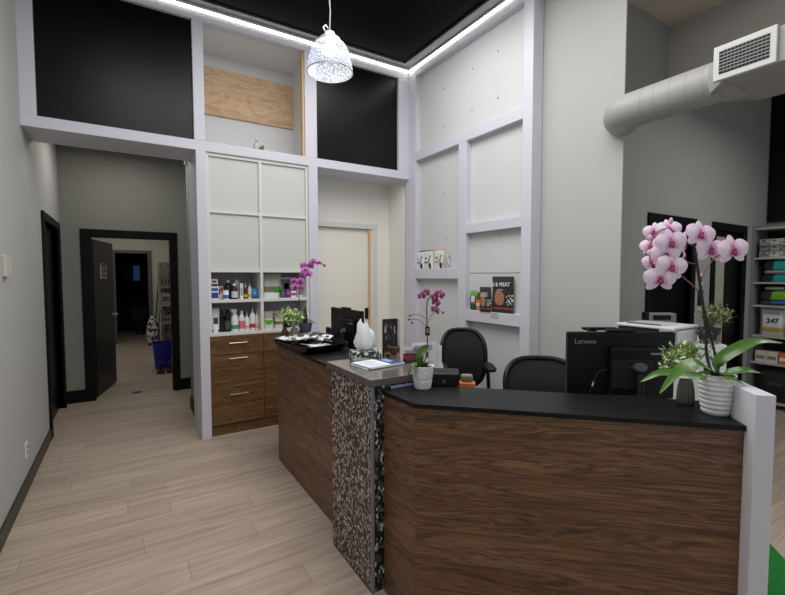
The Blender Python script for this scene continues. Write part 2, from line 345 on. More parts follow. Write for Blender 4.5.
# LED strips
LED=emis('led_glow',(255,250,240),9)
def led(nm,mb1,mb2,lab):
    t=thing(nm,lab,'light strip'); mb1.build('diffuser',LED,t); mb2.build('channel',GREYM,t); return t
led('led_strip_light',B(XL,2.90,YW-.012,YW+.0,3.938,3.960),B(XL,2.92,YW,YW+.02,3.925,3.995),'glowing white light strip along the top of the rear frame')
led('led_strip_light',B(XN-.012,XN,2.0,4.31,3.938,3.960),B(XN,XN+.02,2.0,4.33,3.925,3.995),'glowing white light strip along the top of the niche wall')
# ---- right hand area
YD=2.1
struct('wall_doors',B(3.062,4.08,YD,YD+.12,0,4.6).box(4.08,4.82,YD,YD+.12,2.03,4.6).box(4.82,5.34,YD,YD+.12,0,4.6).box(5.34,6.04,YD,YD+.12,2.03,4.6).box(6.04,6.9,YD,YD+.12,0,4.6),WALLR,'grey wall with two black framed doors beyond the desk','wall')
d=struct('door_5',B(4.0,4.08,YD-.02,YD+.13,0,2.115).box(4.82,4.9,YD-.02,YD+.13,0,2.115).box(4.08,4.82,YD-.02,YD+.13,2.03,2.115),DTRIM,'black door left of the notice plates on the far grey wall','door',bevel=.004)
B(4.08,4.82,YD+.03,YD+.07,.01,2.03).build('door_leaf',BLKP,d)
d=struct('door_6',B(5.26,5.34,YD-.02,YD+.13,0,2.115).box(6.04,6.12,YD-.02,YD+.13,0,2.115).box(5.34,6.04,YD-.02,YD+.13,2.03,2.115),DTRIM,'black framed door with a tall pale glass strip near the shelving','door',bevel=.004)
lf=B(5.34,6.04,YD+.03,YD+.07,.01,2.03).build('door_leaf',DARKD,d)
B(5.40,5.66,YD+.024,YD+.03,.25,1.97).build('glass_strip',mat('glass_pale',(170,168,150),.15),lf)
sw=B(5.0,5.08,YD-.012,YD,1.45,1.57).build('wall_plate',PLW,bevel=.003); tag(sw,'pale upper wall plate between the two black doors','wall plate'); B(5.015,5.065,YD-.014,YD-.012,1.48,1.54).build('wall_plate_insert',BLKPL,sw)
sw=B(5.0,5.10,YD-.012,YD,1.24,1.40).build('card_reader',BLKPL,bevel=.003); tag(sw,'black card reader below the pale plate between the doors','card reader'); B(5.03,5.07,YD-.014,YD-.012,1.34,1.37).build('reader_window',CHROME,sw)
struct('wall_far_right',B(6.75,6.9,-1.6,YD,0,4.6),WALLR,'grey wall behind the product shelving at far right','wall')
bp=B(6.70,6.749,-.8,2.085,2.2,4.2).build('wall_panel',BLKP); tag(bp,'black panel on the far right wall above the shelving','panel')
struct('ceiling_right',B(3.05,4.29,-1.6,2.2,3.82,3.95).box(2.86,3.05,-1.6,1.9,4.02,4.15),CEILR,'beige ceiling patch over the right hand area','ceiling')
struct('ceiling_far_right',B(4.4,6.9,-1.6,2.2,4.3,4.4),CEILR)
struct('wall_bulkhead',B(4.29,4.36,-1.6,YD,3.22,4.4),mat('bulkhead_grey',(176,173,166),.9,noise=.02),'dropped grey bulkhead behind the air duct','bulkhead')
mt=MB().prism([(3.25,1.02),(2.60,.44),(2.29,.79),(2.94,1.37)],.0,.012).build('floor_mat',GREENMAT,bevel=.003); tag(mt,'green floor mat at the open end of the desk','mat')
dr=MB().lathe([(.055,0),(.06,.004),(.05,.007)],24).build('floor_drain',mat('drain_dark',(46,40,36),.4,metal=.5),loc=(.088,6.60,0),smooth=True); tag(dr,'small round dark drain cover in the doorway floor','drain cover')

# ================================================================== SHELVING CABINET
X0,X1,YC=.66,1.655,YW+.02
cab=thing('shelving_cabinet','tall built in cabinet, white panels over open shelves over walnut drawers','cabinet',(0,0,0))
cc=MB()
cc.box(X0,X0+.026,YC,YC+.42,.98,2.70).box(X1-.026,X1,YC,YC+.42,.98,2.70).box(1.146,1.174,YC,YC+.42,.98,2.70)
for xa,xb in ((X0+.026,1.146),(1.174,X1-.026)):
    for za,zb in ((2.67,2.70),(2.145,2.17),(1.585,1.615)): cc.box(xa,xb,YC+.0005,YC+.42,za,zb)
cc.build('cabinet_carcass',CAB,cab)
B(X0+.02,X1-.02,YC+.33,YC+.35,.98,1.6).build('back_panel',CABG,cab)
for zz,n in ((1.292,'shelf'),(.972,'shelf')): B(X0+.001,X1-.001,YC-.002,YC+.33,zz,zz+.028).build(n,CAB,cab,bevel=.002)
for x0,x1 in ((X0+.0265,1.1455),(1.1745,X1-.0265)):
    for z0,z1 in ((2.1705,2.6695),(1.6155,2.1445)): B(x0,x1,YC+.02,YC+.034,z0,z1).build('door_panel',mat('cabinet_panel',(202,204,198),.5,noise=.02),cab)
B(X0,X1,YC+.02,YC+.42,.11,.972).build('drawer_carcass',mat('carcass_dark',(40,30,24),.7),cab)
for z0,z1,hz in ((.79,.969,.9),(.462,.786,.75),(.113,.458,.398)):
    dw=B(X0+.003,1.165,YC,YC+.02,z0,z1).build('drawer',WALNUT2,cab,bevel=.0015)
    h=MB(); h.tube([(.832,YC-.025,hz),(1.003,YC-.025,hz)],.006,8)
    for x in (.85,.985): h.tube([(x,YC-.025,hz),(x,YC+.001,hz)],.0045,8)
    h.build('handle',CHROME,dw,smooth=True)
B(1.169,X1,YC,YC+.02,.113,.969).build('front_panel',WALNUT2,cab,bevel=.0015)
B(X0,X1,YC+.03,YC+.05,0,.109).build('toe_kick',WALNUT2,cab)

# ================================================================== PRODUCTS
def bottle(label,x,y,z,r,h,body,cap,lab=None,kind='round',group=None,lab2=None):
    t=thing('bottle',label,'bottle',(x,y,z),0,group or 'bottles on the open cabinet shelves')
    if kind=='spray':
        MB().lathe([(r*.9,0),(r,.006),(r,h*.55),(r*.75,h*.68),(r*.35,h*.76),(r*.35,h*.8)],20).build('body',body,t,smooth=True)
        s=MB(); s.lathe([(r*.45,h*.78),(r*.45,h*.86)],14); s.box(-r*.9,r*.6,-.009,.009,h*.86,h*.97); s.box(-r*1.15,-r*.85,-.006,.006,h*.9,h*.96); s.tube([(-r*.5,0,h*.87),(-r*.75,0,h*.76)],.004,6)
        s.build('trigger',cap,t,bevel=.003,smooth=True)
    elif kind=='nozzle':
        MB().lathe([(r*.92,0),(r,.005),(r,h*.60),(r*.8,h*.70),(r*.4,h*.74)],20).build('body',body,t,smooth=True)
        MB().lathe([(r*.42,h*.73),(r*.42,h*.79),(r*.16,h*.82),(r*.1,h)],14).build('nozzle',cap,t,smooth=True)
    elif kind=='tube':
        m=MB(); n=7
        for i in range(n+1):
            k=i/n; zz=h*.12+k*h*.88; a=r*(1-.05*k); bdy=r*.75*(1-k)+.002
            for j in range(16):
                an=2*PI*j/16; m.v.append((a*1.1*math.cos(an)*(1+.15*k),bdy*math.sin(an),zz))
        m.f=[(i*16+j,i*16+(j+1)%16,(i+1)*16+(j+1)%16,(i+1)*16+j) for i in range(n) for j in range(16)]+[tuple(n*16+j for j in range(16)),tuple(15-j for j in range(16))]; m.m=[0]*len(m.f)
        m.build('body',body,t,smooth=True)
        MB().lathe([(r*.8,0),(r*.8,h*.12)],16).build('cap',cap,t,smooth=True)
    elif kind=='jar':
        MB().lathe([(r*.95,0),(r,.004),(r,h*.75),(r*.9,h*.8)],20).build('body',body,t,smooth=True)
        MB().lathe([(r*.95,h*.78),(r*.95,h)],20).build('cap',cap,t,smooth=True)
    else:
        MB().lathe([(r*.92,0),(r,.005),(r,h*.66),(r*.75,h*.76),(r*.4,h*.82),(r*.4,h*.86)],20).build('body',body,t,smooth=True)
        MB().lathe([(r*.46,h*.85),(r*.46,h)],14).build('cap',cap,t,smooth=True)
    if lab:
        zt=.45 if kind in('tube',) else .5
        if kind=='tube': B(-r*.7,r*.7,-r*.62,-r*.58,h*.35,h*.62).build('label_band',lab,t)
        else:
            MB().lathe([(r*1.012,h*.10),(r*1.012,h*(.32 if lab2 else .28 if kind in('spray','nozzle') else zt))],20,capb=False,capt=False).build('label_band',lab,t,smooth=True)
            if lab2: MB().lathe([(r*1.012,h*.33),(r*1.012,h*.5)],20,capb=False,capt=False).build('label_band',lab2,t,smooth=True)
    return t
def carton(label,x,y,z,w,d,h,m,patches=(),rot=0,name='carton',cat='box'):
    t=thing(name,label,cat,(x,y,z),rot,'cartons on the product shelves'); B(-w/2,w/2,-d/2,d/2,0,h).build('box_body',m,t,bevel=.002)
    for (u0,u1,v0,v1,mm) in patches: B(-w/2+u0*w,-w/2+u1*w,-d/2-.0012,-d/2-.0002,v0*h,v1*h).build('printed_patch',mm,t)
    return t
def pouch(label,x,y,z,w,h,d,mats,paint,rot=0,name='treat_pouch',cat='pouch',group=None,lean=0):
    t=thing(name,label,cat,(x,y,z),rot,group or 'bags and pouches on the product shelves'); m=MB(); nu,nv=20,28
    def P(u,v,s):
        e=min(1,(1-abs(2*u-1))*3.2)**.6; th=d/2*(math.sin(PI*min(1,.10+v*.9))**.5 if v<1 else 0)*e
        if v>.93: th*=max(0,(1-v)/.07)*.5
        wx=(u-.5)*w*(1-.05*math.sin(PI*v))
        return (wx, s*th+lean*v*h, v*h)
    for s in (-1,1):
        o=len(m.v)
        for j in range(nv+1):
            for i in range(nu+1): m.v.append(P(i/nu,j/nv,s))
        for j in range(nv):
            for i in range(nu):
                a=o+j*(nu+1)+i; q=(a,a+1,a+nu+2,a+nu+1); m.f.append(q if s<0 else q[::-1]); m.m.append(paint((i+.5)/nu,(j+.5)/nv) if s<0 else 0)
    m.build('pouch_body',mats,t,smooth=True,angle=70); return t
yb=YC+.11
LW=cm(228,230,230)
# lower shelf (z 1.0)
z=1.0005
bottle('white upright tube at the left end of the lower open shelf',.735,yb,z,.030,.235,LW,LW,cm(40,70,90),'tube')
bottle('slim black bottle, left one of the dark pair on the lower shelf',.795,yb,z,.022,.215,BLKPL,BLKPL2,BLKPL2)
bottle('taller black bottle right next to the white trigger spray',.845,yb,z,.029,.22,BLKPL,BLKPL,cm(70,70,70))
bottle('white trigger spray bottle with a teal base band',.915,yb,z,.036,.225,LW,LW,cm(40,150,140),'spray')
bottle('white pump bottle with a pink lower label',.982,yb,z,.027,.2,LW,LW,cm(214,110,122))
bottle('white nozzle bottle with a small red round mark',1.034,yb,z,.023,.185,LW,LW,cm(214,170,170),'nozzle')
bottle('white nozzle bottle with a red swoosh along its base',1.090,yb,z,.030,.235,LW,LW,cm(190,34,50),'nozzle')
bottle('cream nozzle bottle at the right end of the lower left shelf',1.138-.012,yb-.03,z,.018,.2,cm(214,206,188),cm(222,218,206),cm(180,160,130),'nozzle')
# upper shelf (z 1.32)
z=1.3205
carton('blue and white carton under the smaller one at shelf left end',.728,yb,z,.075,.05,.125,LW,[(.05,.95,.1,.55,cm(36,58,140)),(.1,.9,.65,.9,cm(60,90,170))])
carton('small navy carton stacked on the blue and white carton',.728,yb,z+.1255,.065,.045,.075,LW,[(.05,.95,.05,.35,cm(36,40,90)),(.2,.8,.5,.8,cm(180,60,70))])
carton('pink and brown patterned carton behind the small white jar',.785,yb+.02,z,.055,.045,.13,cm(198,160,150),[(.1,.5,.4,.8,cm(120,60,50)),(.5,.9,.1,.4,cm(230,226,220)),(.55,.9,.6,.9,cm(90,50,48))])
bottle('white jar with a blue label on the upper left shelf',.828,yb-.04,z,.028,.09,LW,LW,cm(60,100,170),'jar')
bottle('tall dark brown bottle with white cap behind its twin',.868,yb+.05,z,.034,.19,cm(34,26,24),LW)
bottle('dark brown bottle with a white cap and pale label in front',.912,yb-.02,z,.031,.155,cm(36,26,26),LW,cm(200,198,196))
carton('tall thin white carton standing behind the slim one',.950,yb+.05,z,.036,.03,.19,cm(214,214,212),[(.2,.8,.3,.8,cm(170,172,172))])
carton('slim pale grey carton beside the amber spray bottles',.982,yb-.01,z,.03,.03,.155,cm(222,224,222),[(.2,.8,.2,.7,cm(150,156,160))])
bottle('small spray bottle with an amber label, left of the two',1.025,yb,z,.019,.16,cm(60,44,34),LW,cm(214,160,60),'nozzle')
bottle('small spray bottle with an amber label, right of the two',1.065,yb,z,.019,.16,cm(222,216,200),LW,cm(206,150,50),'nozzle')
pouch('crinkled bright blue packet at the right of the upper left shelf',1.112,yb-.01,z,.07,.10,.035,[cm(40,120,180),cm(24,80,150),cm(160,200,220)],lambda u,v:1 if v<.2 else (2 if .3<u<.7 and .5<v<.62 else 0))
# upper right cubby
pouch('green edged white and clear bag in the upper right cubby',1.29,yb+.02,z,.21,.255,.07,[cm(170,174,168),cm(60,140,40),cm(120,104,88),cm(226,228,226)],lambda u,v:1 if u<.12 or (.62<u and .2<v<.45) else (3 if v<.22 else (2 if .25<v<.45 else 0)),name='litter_bag',cat='bag')
bottle('dark grey lidded jar beside the purple box',1.395,yb-.03,z,.028,.085,cm(80,84,96),cm(70,70,80),None,'jar')
carton('small purple carton in the upper right cubby',1.45,yb-.03,z,.05,.04,.085,cm(110,40,120),[(.2,.8,.4,.8,cm(160,90,170))])
carton('small red and white carton beside the purple one',1.51,yb-.02,z,.055,.04,.07,LW,[(.05,.95,.3,.7,cm(190,50,80))])
carton('tall white framed carton behind the small boxes',1.47,yb+.09,z,.13,.04,.215,cm(208,206,206),[(.1,.9,.1,.9,cm(112,112,118)),(.3,.7,.4,.7,cm(190,190,190))])
carton('grey and white carton by the right post of the upper cubby',1.590,yb,z,.07,.05,.13,cm(196,198,200),[(.1,.9,.2,.6,cm(120,124,132))])
# lower right cubby
z=1.0005
pouch('white bag with a green bowl shape in the lower right cubby',1.25,yb,z,.105,.185,.05,[cm(214,212,204),cm(70,170,50),cm(120,90,80)],lambda u,v:1 if (v<.5 and v>.22 and (u-.5)**2/.2+(v-.5)**2/.07<1) else (2 if v>.58 and int(u*7+v*9)%2 else 0),name='food_bag',cat='bag')
pouch('white bag with a brown patterned top behind the greenery',1.365,yb+.02,z,.1,.185,.05,[cm(210,206,200),cm(120,96,60),cm(140,80,80)],lambda u,v:2 if v>.55 and int(u*7+v*9)%2 else (1 if .2<v<.4 else 0),name='food_bag',cat='bag')
bottle('black canister hidden behind the white green plant',1.46,yb+.03,z,.035,.17,BLKPL,BLKPL2)
# niche shelf pouches (rot -90 faces -X)
def food(i): 
    band=i
    return lambda u,v: (1 if .28<v<.38 and .12<u<.62 else 2 if .5<v<.6 and .25<u<.45 else 3 if (u-.78)**2/.02+(v-.16)**2/.03<1 else 1 if v>.93 else 4 if abs((u-.78)-(v-.55)*.5)<.07 and .35<v<.7 else 0)
for y,band,lab in ((4.165,(40,80,170),'white treat pouch with a blue band, leftmost on the niche shelf'),
                    (4.00,(40,140,90),'white treat pouch with a green band on the niche shelf'),
                    (3.80,(232,150,50),'white treat pouch with an orange band on the niche shelf')):
    pouch(lab,XN+.055-.0,y,1.6285,.165,.215,.05,[cm(220,220,218),cm(*band),cm(60,60,130),cm(44,42,44),cm(150,100,80)],food(0),rot=-PI/2)
pouch('small grey white treat pouch half behind the orange banded one',XN+.05,3.67,1.6285,.12,.155,.04,[cm(196,196,198),cm(150,150,156)],lambda u,v:1 if int(u*6+v*5)%3==0 else 0,rot=-PI/2)
zz=1.2055
pouch('small green and white treat pouch on the right niche shelf',XN+.045,3.225,zz,.11,.19,.035,[cm(30,76,50),cm(76,170,70),cm(214,216,212),cm(190,60,70)],lambda u,v:1 if v>.75 else 3 if .33<v<.42 else 2 if .42<v<.75 and (u-.5)**2<.07 else 0,rot=-PI/2)
pouch('small orange treat pouch beside the green one',XN+.035,3.135,zz,.085,.18,.035,[cm(220,130,50),cm(70,60,50),cm(214,210,200)],lambda u,v:1 if v>.62 and u>.2 else 2 if .25<v<.42 else 0,rot=-PI/2)
DK=cm(44,42,42); ME=cm(150,100,76)
def meat(u,v):
    if .10<v<.16: return 2
    if (u-.42)**2/.06+(v-.42)**2/.045<1: return 1 if (int(u*22)+int(v*26))%3 else 3
    if u>.74 and .2<v<.5 and int(u*24+v*20)%3==0: return 4
    return 0
pouch('smaller black meat treat bag in front on the right niche shelf',XN+.004,3.025,zz,.155,.235,.045,[DK,ME,cm(176,74,66),cm(196,150,120),cm(210,210,208)],lambda u,v:4 if .62<v<.8 and .15<u<.8 and int(u*17+v*13)%2 else meat(u,v),rot=-PI/2,name='treat_bag',cat='bag')
bt=pouch('tall black meat treat bag with white lettering on the niche shelf',XN+.034,2.83,zz,.27,.335,.05,[DK,ME,cm(176,74,66),cm(196,150,120),cm(214,214,212)],meat,rot=-PI/2,name='treat_bag',cat='bag')
text('bag_lettering','hi & MEAT',.052,cm(225,225,225),bt,(0,-.0315,.262),bold=.001)
text('bag_lettering','raw blend',.018,cm(200,200,200),bt,(0,-.0335,.215))
tg=B(-.05,.05,-.002,.0,-.052,.0).build('shelf_tag',cm(176,176,184),None,loc=(XN-.0005,2.90,1.204),rot=-PI/2); tag(tg,'grey shelf tag hanging under the tall black bag','tag')
# ledge items above beam
pf=thing('model_figurine','small brown and white figurine standing on the white beam','figurine',(1.17,4.44,2.79))
MB().ball((-.02,0,.05),.03,sc=(1,.8,1.6)).ball((-.015,0,.115),.018).tube([(-.03,0,.02),(-.04,0,0)],.008,6).build('body',cm(190,190,188),pf,smooth=True)
MB().ball((.03,0,.03),.028,sc=(1,.8,1)).ball((.045,0,.06),.015).build('brown_lump',cm(110,80,60),pf,smooth=True)
ca=MB().tube([(.87,4.42,2.797),(.89,4.42,2.812),(.93,4.43,2.816),(.97,4.42,2.812),(.985,4.42,2.80)],.004,6).build('cable',BLKPL,smooth=True); tag(ca,'short loop of black cable lying on the white beam','cable')

# ================================================================== RECEPTION DESK
def slab(name,p0,p1,z0,z1,th,m,parent=None,bevel=.001,**k):
    # upright panel between two plan points, grain along its length; thickness grows to the left of p0->p1
    dx,dy=p1[0]-p0[0],p1[1]-p0[1]; L=math.hypot(dx,dy)
    return B(0,L,0,th,z0,z1).build(name,m,parent,loc=(p0[0],p0[1],0),rot=math.atan2(dy,dx),bevel=bevel,**k)
def ds(s,d_): return ((s+d_)*Q,(d_-s)*Q)     # s along the 45 degree front, d_ depth from the viewpoint side
# left counter
c1=thing('reception_counter','left walnut fronted counter with a black top beyond the pebble pillar','counter',(0,0,0))
slab('front_panel',(1.06,2.237),(1.06,3.53),0,.98,-.03,WALNUT,c1)
slab('end_panel',(1.06,3.53),(1.20,3.69),0,.98,-.03,WALNUT,c1)
B(1.40,1.42,2.237,3.75,.0,.98).build('inner_panel',BLKPL2,c1)
MB().prism([(1.045,2.237),(1.045,3.54),(1.2,3.72),(1.38,3.80),(1.44,3.80),(1.44,2.237)],.98,1.0).build('countertop',BLKTOP,c1,bevel=.002)
# pillar
pl=thing('stone_pillar','pebble clad pillar with a metal slab top splitting the counter','pillar',(0,0,0))
B(.985,1.40,1.77,2.235,0,1.023).build('pillar_core',PEBBLE2,pl)
B(.98,.986,1.768,2.235,.006,1.023).build('pebble_face',PEBBLE,pl)
B(.976,.990,1.760,1.774,0,1.023).build('corner_trim',GREYM,pl,bevel=.001)
B(.979,.984,1.774,2.235,0,.008).build('base_trim',BLKPL2,pl)
B(.97,1.40,1.758,2.285,1.023,1.057,mi=0).build('slab_top',[STEEL],pl,bevel=.002)
MB().box(.9685,.970,1.758,2.285,1.0235,1.0555).box(.97,1.40,1.7565,1.758,1.0235,1.0555).build('slab_edge',STEELE,pl)
B(1.08,1.38,1.755,1.760,1.002,1.014).build('pale_blue_strip',cm(150,160,200),pl)  # thin pale blue strip below the slab's near edge
# right counter
c2=thing('reception_counter','long angled walnut fronted counter with a black top in the foreground','counter',(0,0,0))
A=(1.054,1.5128); E_=ds(.908,1.815)
slab('side_panel',(1.040,1.755),A,0,.98,.03,WALNUT,c2)
slab('front_panel',A,E_,0,.98,.03,WALNUT,c2)
a0=(1.043,1.501); a1=ds(.908,1.799); a2=ds(.908,2.125); a3=(1.38,1.625)
MB().prism([(1.030,1.755),a0,a1,a2,a3,(1.38,1.755)],.98,1.0).build('countertop',BLKTOP,c2,bevel=.002)
slab('inner_panel',ds(-.15,2.10),ds(.908,2.10),0,.98,.015,BLKPL2,c2)
ep=MB().prism([ds(.909,1.752),ds(.970,1.752),ds(.970,2.10),ds(.909,2.10)],0,1.128).build('end_panel',mat('white_laminate',(214,214,222),.5,noise=.02),bevel=.002)
tag(ep,'white upright end panel closing the angled counter','end panel')
# work desks
for nm,pts,lab in (('work_desk',[(1.45,2.10),(1.45,3.8),(2.0,3.8),(2.0,2.10)],'work desk surface behind the left counter'),
                   ('work_desk',[ds(-.1,2.14),ds(.9,2.14),ds(.9,2.72),ds(-.1,2.72)],'work desk surface behind the angled counter')):
    t=thing(nm,lab,'desk',(0,0,0)); MB().prism(pts,.715,.74).build('desktop',PLW,t,bevel=.002)
    cx=sum(p[0] for p in pts)/4; cy=sum(p[1] for p in pts)/4
    for p in pts:
        q=(p[0]+(cx-p[0])*.12,p[1]+(cy-p[1])*.12); B(q[0]-.02,q[0]+.02,q[1]-.02,q[1]+.02,0,.715).build('leg',GREYM,t)

# ================================================================== COUNTER ITEMS
# tray with magazines
tr=thing('tray','black tray overhanging the far left corner of the counter','tray',(1.175,3.08,1.0),R(10))
TW,TL=.225,.42
def ring(sx,sy,z,n=32,p=3.0):
    out=[]
    for k in range(n):
        a=2*PI*k/n; c,s_=math.cos(a),math.sin(a); out.append((sx*math.copysign(abs(c)**(2/p),c),sy*math.copysign(abs(s_)**(2/p),s_),z))
    return out
def loft(rings,mi=0,m=None):
    m=m or MB(); n=len(rings[0]); o=len(m.v)
    for r in rings: m.v+=r
    for i in range(len(rings)-1):
        for k in range(n): m.f.append((o+i*n+k,o+i*n+(k+1)%n,o+(i+1)*n+(k+1)%n,o+(i+1)*n+k)); m.m.append(mi)
    m.f.append(tuple(o+n-1-k for k in range(n))); m.m.append(mi); m.f.append(tuple(o+(len(rings)-1)*n+k for k in range(n))); m.m.append(mi); return m
loft([ring(.15,.21,.001,p=6),ring(.185,.245,.02,p=6),ring(.205,.27,.058,p=6),ring(.198,.263,.058,p=6),ring(.18,.245,.02,p=6)]).build('tray_body',BLKPL,tr,smooth=True)
MAG=cells('magazine_print',[(226,228,228),(40,40,42),(205,206,206),(232,232,230),(110,112,114),(24,24,26)],24,(1,1.3,1),.45)
MAG2=cells('magazine_print_dark',[(40,40,44),(90,92,94),(200,200,200),(22,22,24)],28,(1,1.3,1),.45)
rnd=random.Random(3)
for i,(x,y,rz,mm,lab) in enumerate(((1.13,2.97,.18,MAG,'black and white magazine at the near end of the tray'),(1.20,3.12,-.1,MAG2,'dark magazine lying in the middle of the tray'),(1.07,3.20,.35,MAG,'black and white magazine at the far left of the tray'),(1.21,3.25,.5,MAG2,'grey magazine at the far end of the tray'),(1.15,3.06,.75,MAG,'topmost open magazine on the tray'))):
    m=MB(); nu,nv=10,12; w,l=.21,.28
    for s in (0,1):
        o=len(m.v)
        for j in range(nv+1):
            for k in range(nu+1):
                u,v=k/nu-.5,j/nv-.5; m.v.append((u*w,v*l,(.004 if s else 0)+.006*math.sin(u*9+i)+.004*math.cos(v*8+i*2)+.006))
        for j in range(nv):
            for k in range(nu):
                a=o+j*(nu+1)+k; q=(a,a+1,a+nu+2,a+nu+1); m.f.append(q if s else q[::-1]); m.m.append(0)
    o=m.build('magazine',mm,loc=(x+.02,y-.02,1.046+.009*i),rot=rz,smooth=True); tag(o,lab,'magazine','magazines on the black tray')
# --- plants helpers
def leaf(m,pts,width,mi=0,fold=.12,up=Vector((0,0,1)),tipw=.0):
    pts=[Vector(p) for p in pts]
    # resample a Catmull-Rom curve
    P=[pts[0]*2-pts[1]]+pts+[pts[-1]*2-pts[-2]]; c=[]
    for i in range(1,len(P)-2):
        for k in range(5):
            t=k/5; a,b,c_,d=P[i-1],P[i],P[i+1],P[i+2]
            c.append(.5*((2*b)+(c_-a)*t+(2*a-5*b+4*c_-d)*t*t+(3*b-a-3*c_+d)*t**3))
    c.append(pts[-1]); n=len(c); o=len(m.v)
    for i,p in enumerate(c):
        t=i/(n-1); d=(c[min(i+1,n-1)]-c[max(i-1,0)]).normalized()
        s=d.cross(up); s=s.normalized() if s.length>1e-4 else Vector((1,0,0)); nn=s.cross(d).normalized()
        w=width*max(.03,(math.sin(PI*min(1,(t*.93+.07)))**.6))*(1 if t<.6 else 1-.25*(t-.6)/.4)
        for k,q in enumerate((-1,-.5,0,.5,1)): m.v.append(tuple(p+s*(q*w/2)+nn*(abs(q)*w*fold)))
    for i in range(n-1):
        for k in range(4): m.f.append((o+i*5+k,o+i*5+k+1,o+(i+1)*5+k+1,o+(i+1)*5+k)); m.m.append(mi)
    return m
def smooth_path(pts,n=6):
    pts=[Vector(p) for p in pts]; P=[pts[0]*2-pts[1]]+pts+[pts[-1]*2-pts[-2]]; c=[]
    for i in range(1,len(P)-2):
        for k in range(n):
            t=k/n; a,b,c_,d=P[i-1],P[i],P[i+1],P[i+2]
            c.append(.5*((2*b)+(c_-a)*t+(2*a-5*b+4*c_-d)*t*t+(3*b-a-3*c_+d)*t**3))
    c.append(pts[-1]); return c
def flower(parent,pos,size,face,mats,lipm,roll=0,open_=1.0):
    face=Vector(face).normalized(); x=Vector((0,0,1)).cross(face).normalized(); up=face.cross(x)
    Mx=Matrix((x,up,face)).transposed().to_4x4(); Mx=Matrix.Translation(Vector(pos))@Mx@Matrix.Rotation(roll,4,'Z')
    m=MB()
    def petal(ang,l,w,cup,back):
        n,k=6,5; o=len(m.v)
        for i in range(n+1):
            t=i/n
            for j in range(k):
                q=j/(k-1)*2-1; ww=w*(math.sin(PI*min(1,.06+t*.90))**.62)
                px_,py_=q*ww/2,t*l; pz=cup*math.sin(PI*t)-back*t*l-.12*abs(q)*ww*open_
                ca,sa=math.cos(ang),math.sin(ang); m.v.append((px_*ca-py_*sa,px_*sa+py_*ca,pz))
        for i in range(n):
            for j in range(k-1): m.f.append((o+i*k+j,o+i*k+j+1,o+(i+1)*k+j+1,o+(i+1)*k+j)); m.m.append(2 if i<1 else 1 if i<2 else 0)
    r=size/2
    for a in (0,R(128),R(-128)): petal(a,r*.98,r*.60,.04*r,.12)
    o=len(m.v)
    for a in (R(74),R(-74)): petal(a,r*1.08,r*1.12,.12*r,.0)
    for i in range(o,len(m.v)): v=m.v[i]; m.v[i]=(v[0],v[1],v[2]+.05*r)
    m.xf(Mx); fl=m.build('flower',mats,parent,smooth=True)
    l=MB().ball((0,-.18*r,.14*r),.13*r,sc=(1,1.5,.8),seg=10,rings=6).ball((0,.05*r,.16*r),.09*r,seg=8,rings=5).xf(Mx); l.build('lip',lipm,fl,smooth=True); return fl
def sprig(m,c,rad,n,ls,rnd,nm=2,stretch=(1,1,1)):
    for i in range(n):
        d=Vector((rnd.gauss(0,1),rnd.gauss(0,1),rnd.gauss(0,1))).normalized(); rr=rad*rnd.uniform(.35,1)
        p=Vector(c)+Vector((d.x*stretch[0],d.y*stretch[1],d.z*stretch[2]))*rr
        a=Vector((rnd.uniform(-1,1),rnd.uniform(-1,1),rnd.uniform(-.1,1.2))).normalized(); s=a.cross(Vector((rnd.uniform(-1,1),rnd.uniform(-1,1),rnd.uniform(-1,1)))).normalized(); L=ls*rnd.uniform(.7,1.25); w=L*.42
        nn=a.cross(s)
        vs=[p,p+a*L*.35+s*w*.5+nn*w*.12,p+a*L*.8+s*w*.35,p+a*L,p+a*L*.8-s*w*.35,p+a*L*.35-s*w*.5+nn*w*.12,p+a*L*.5-nn*w*.06]
        m.add(vs,[(0,1,6),(1,2,6),(2,3,6),(3,4,6),(4,5,6),(5,0,6)],rnd.randrange(nm))
def stems(m,base,c,rad,n,r,rnd,mi=0):
    for i in range(n):
        q=Vector(c)+Vector((rnd.gauss(0,1),rnd.gauss(0,1),rnd.gauss(0,.7))).normalized()*rad*.8
        m.tube(smooth_path([base,(Vector(base)+q)/2+Vector((0,0,.01)),q],3),r,5,mi)

# --- far left corner: magenta orchid in slate pot
w=3.70
def zcorr(p,z): p=Vector(p); p.z=z; return p
pb=Vector((1.355,3.66,1.0))
w=depth(pb)
t=thing('potted_orchid','magenta orchid spray in a slate grey pot at the far counter end','potted plant',pb)
o=Vector(pb); L=lambda px,py,dw=0: at(px,py,w+dw)-o
MB().lathe([(.042,0),(.046,.004),(.058,.125),(.060,.13),(.052,.13),(.048,.105)],28,capt=True).build('pot',mat('slate_pot',(92,96,116),.5),t,smooth=True)
MB().lathe([(.047,.10),(.047,.108)],20).build('soil',SOIL,t)
m=MB(); m.tube(smooth_path([(0,0,.1),L(300,312),L(299,290),L(300,275),L(306,266),L(315,262),L(324,265)]),.0035,6); m.build('stem',STEM,t,smooth=True)
for pts,wd in (([(0,0,.11),L(305,318),L(305,305)],.045),([(0,0,.11),L(306,320),L(316,324,-.05)],.05),([(0,0,.11),L(296,320,.05),L(288,322,.08)],.045)): leaf(MB(),pts,wd).build('leaf',GREEND,t,smooth=True)
fr_=-f_
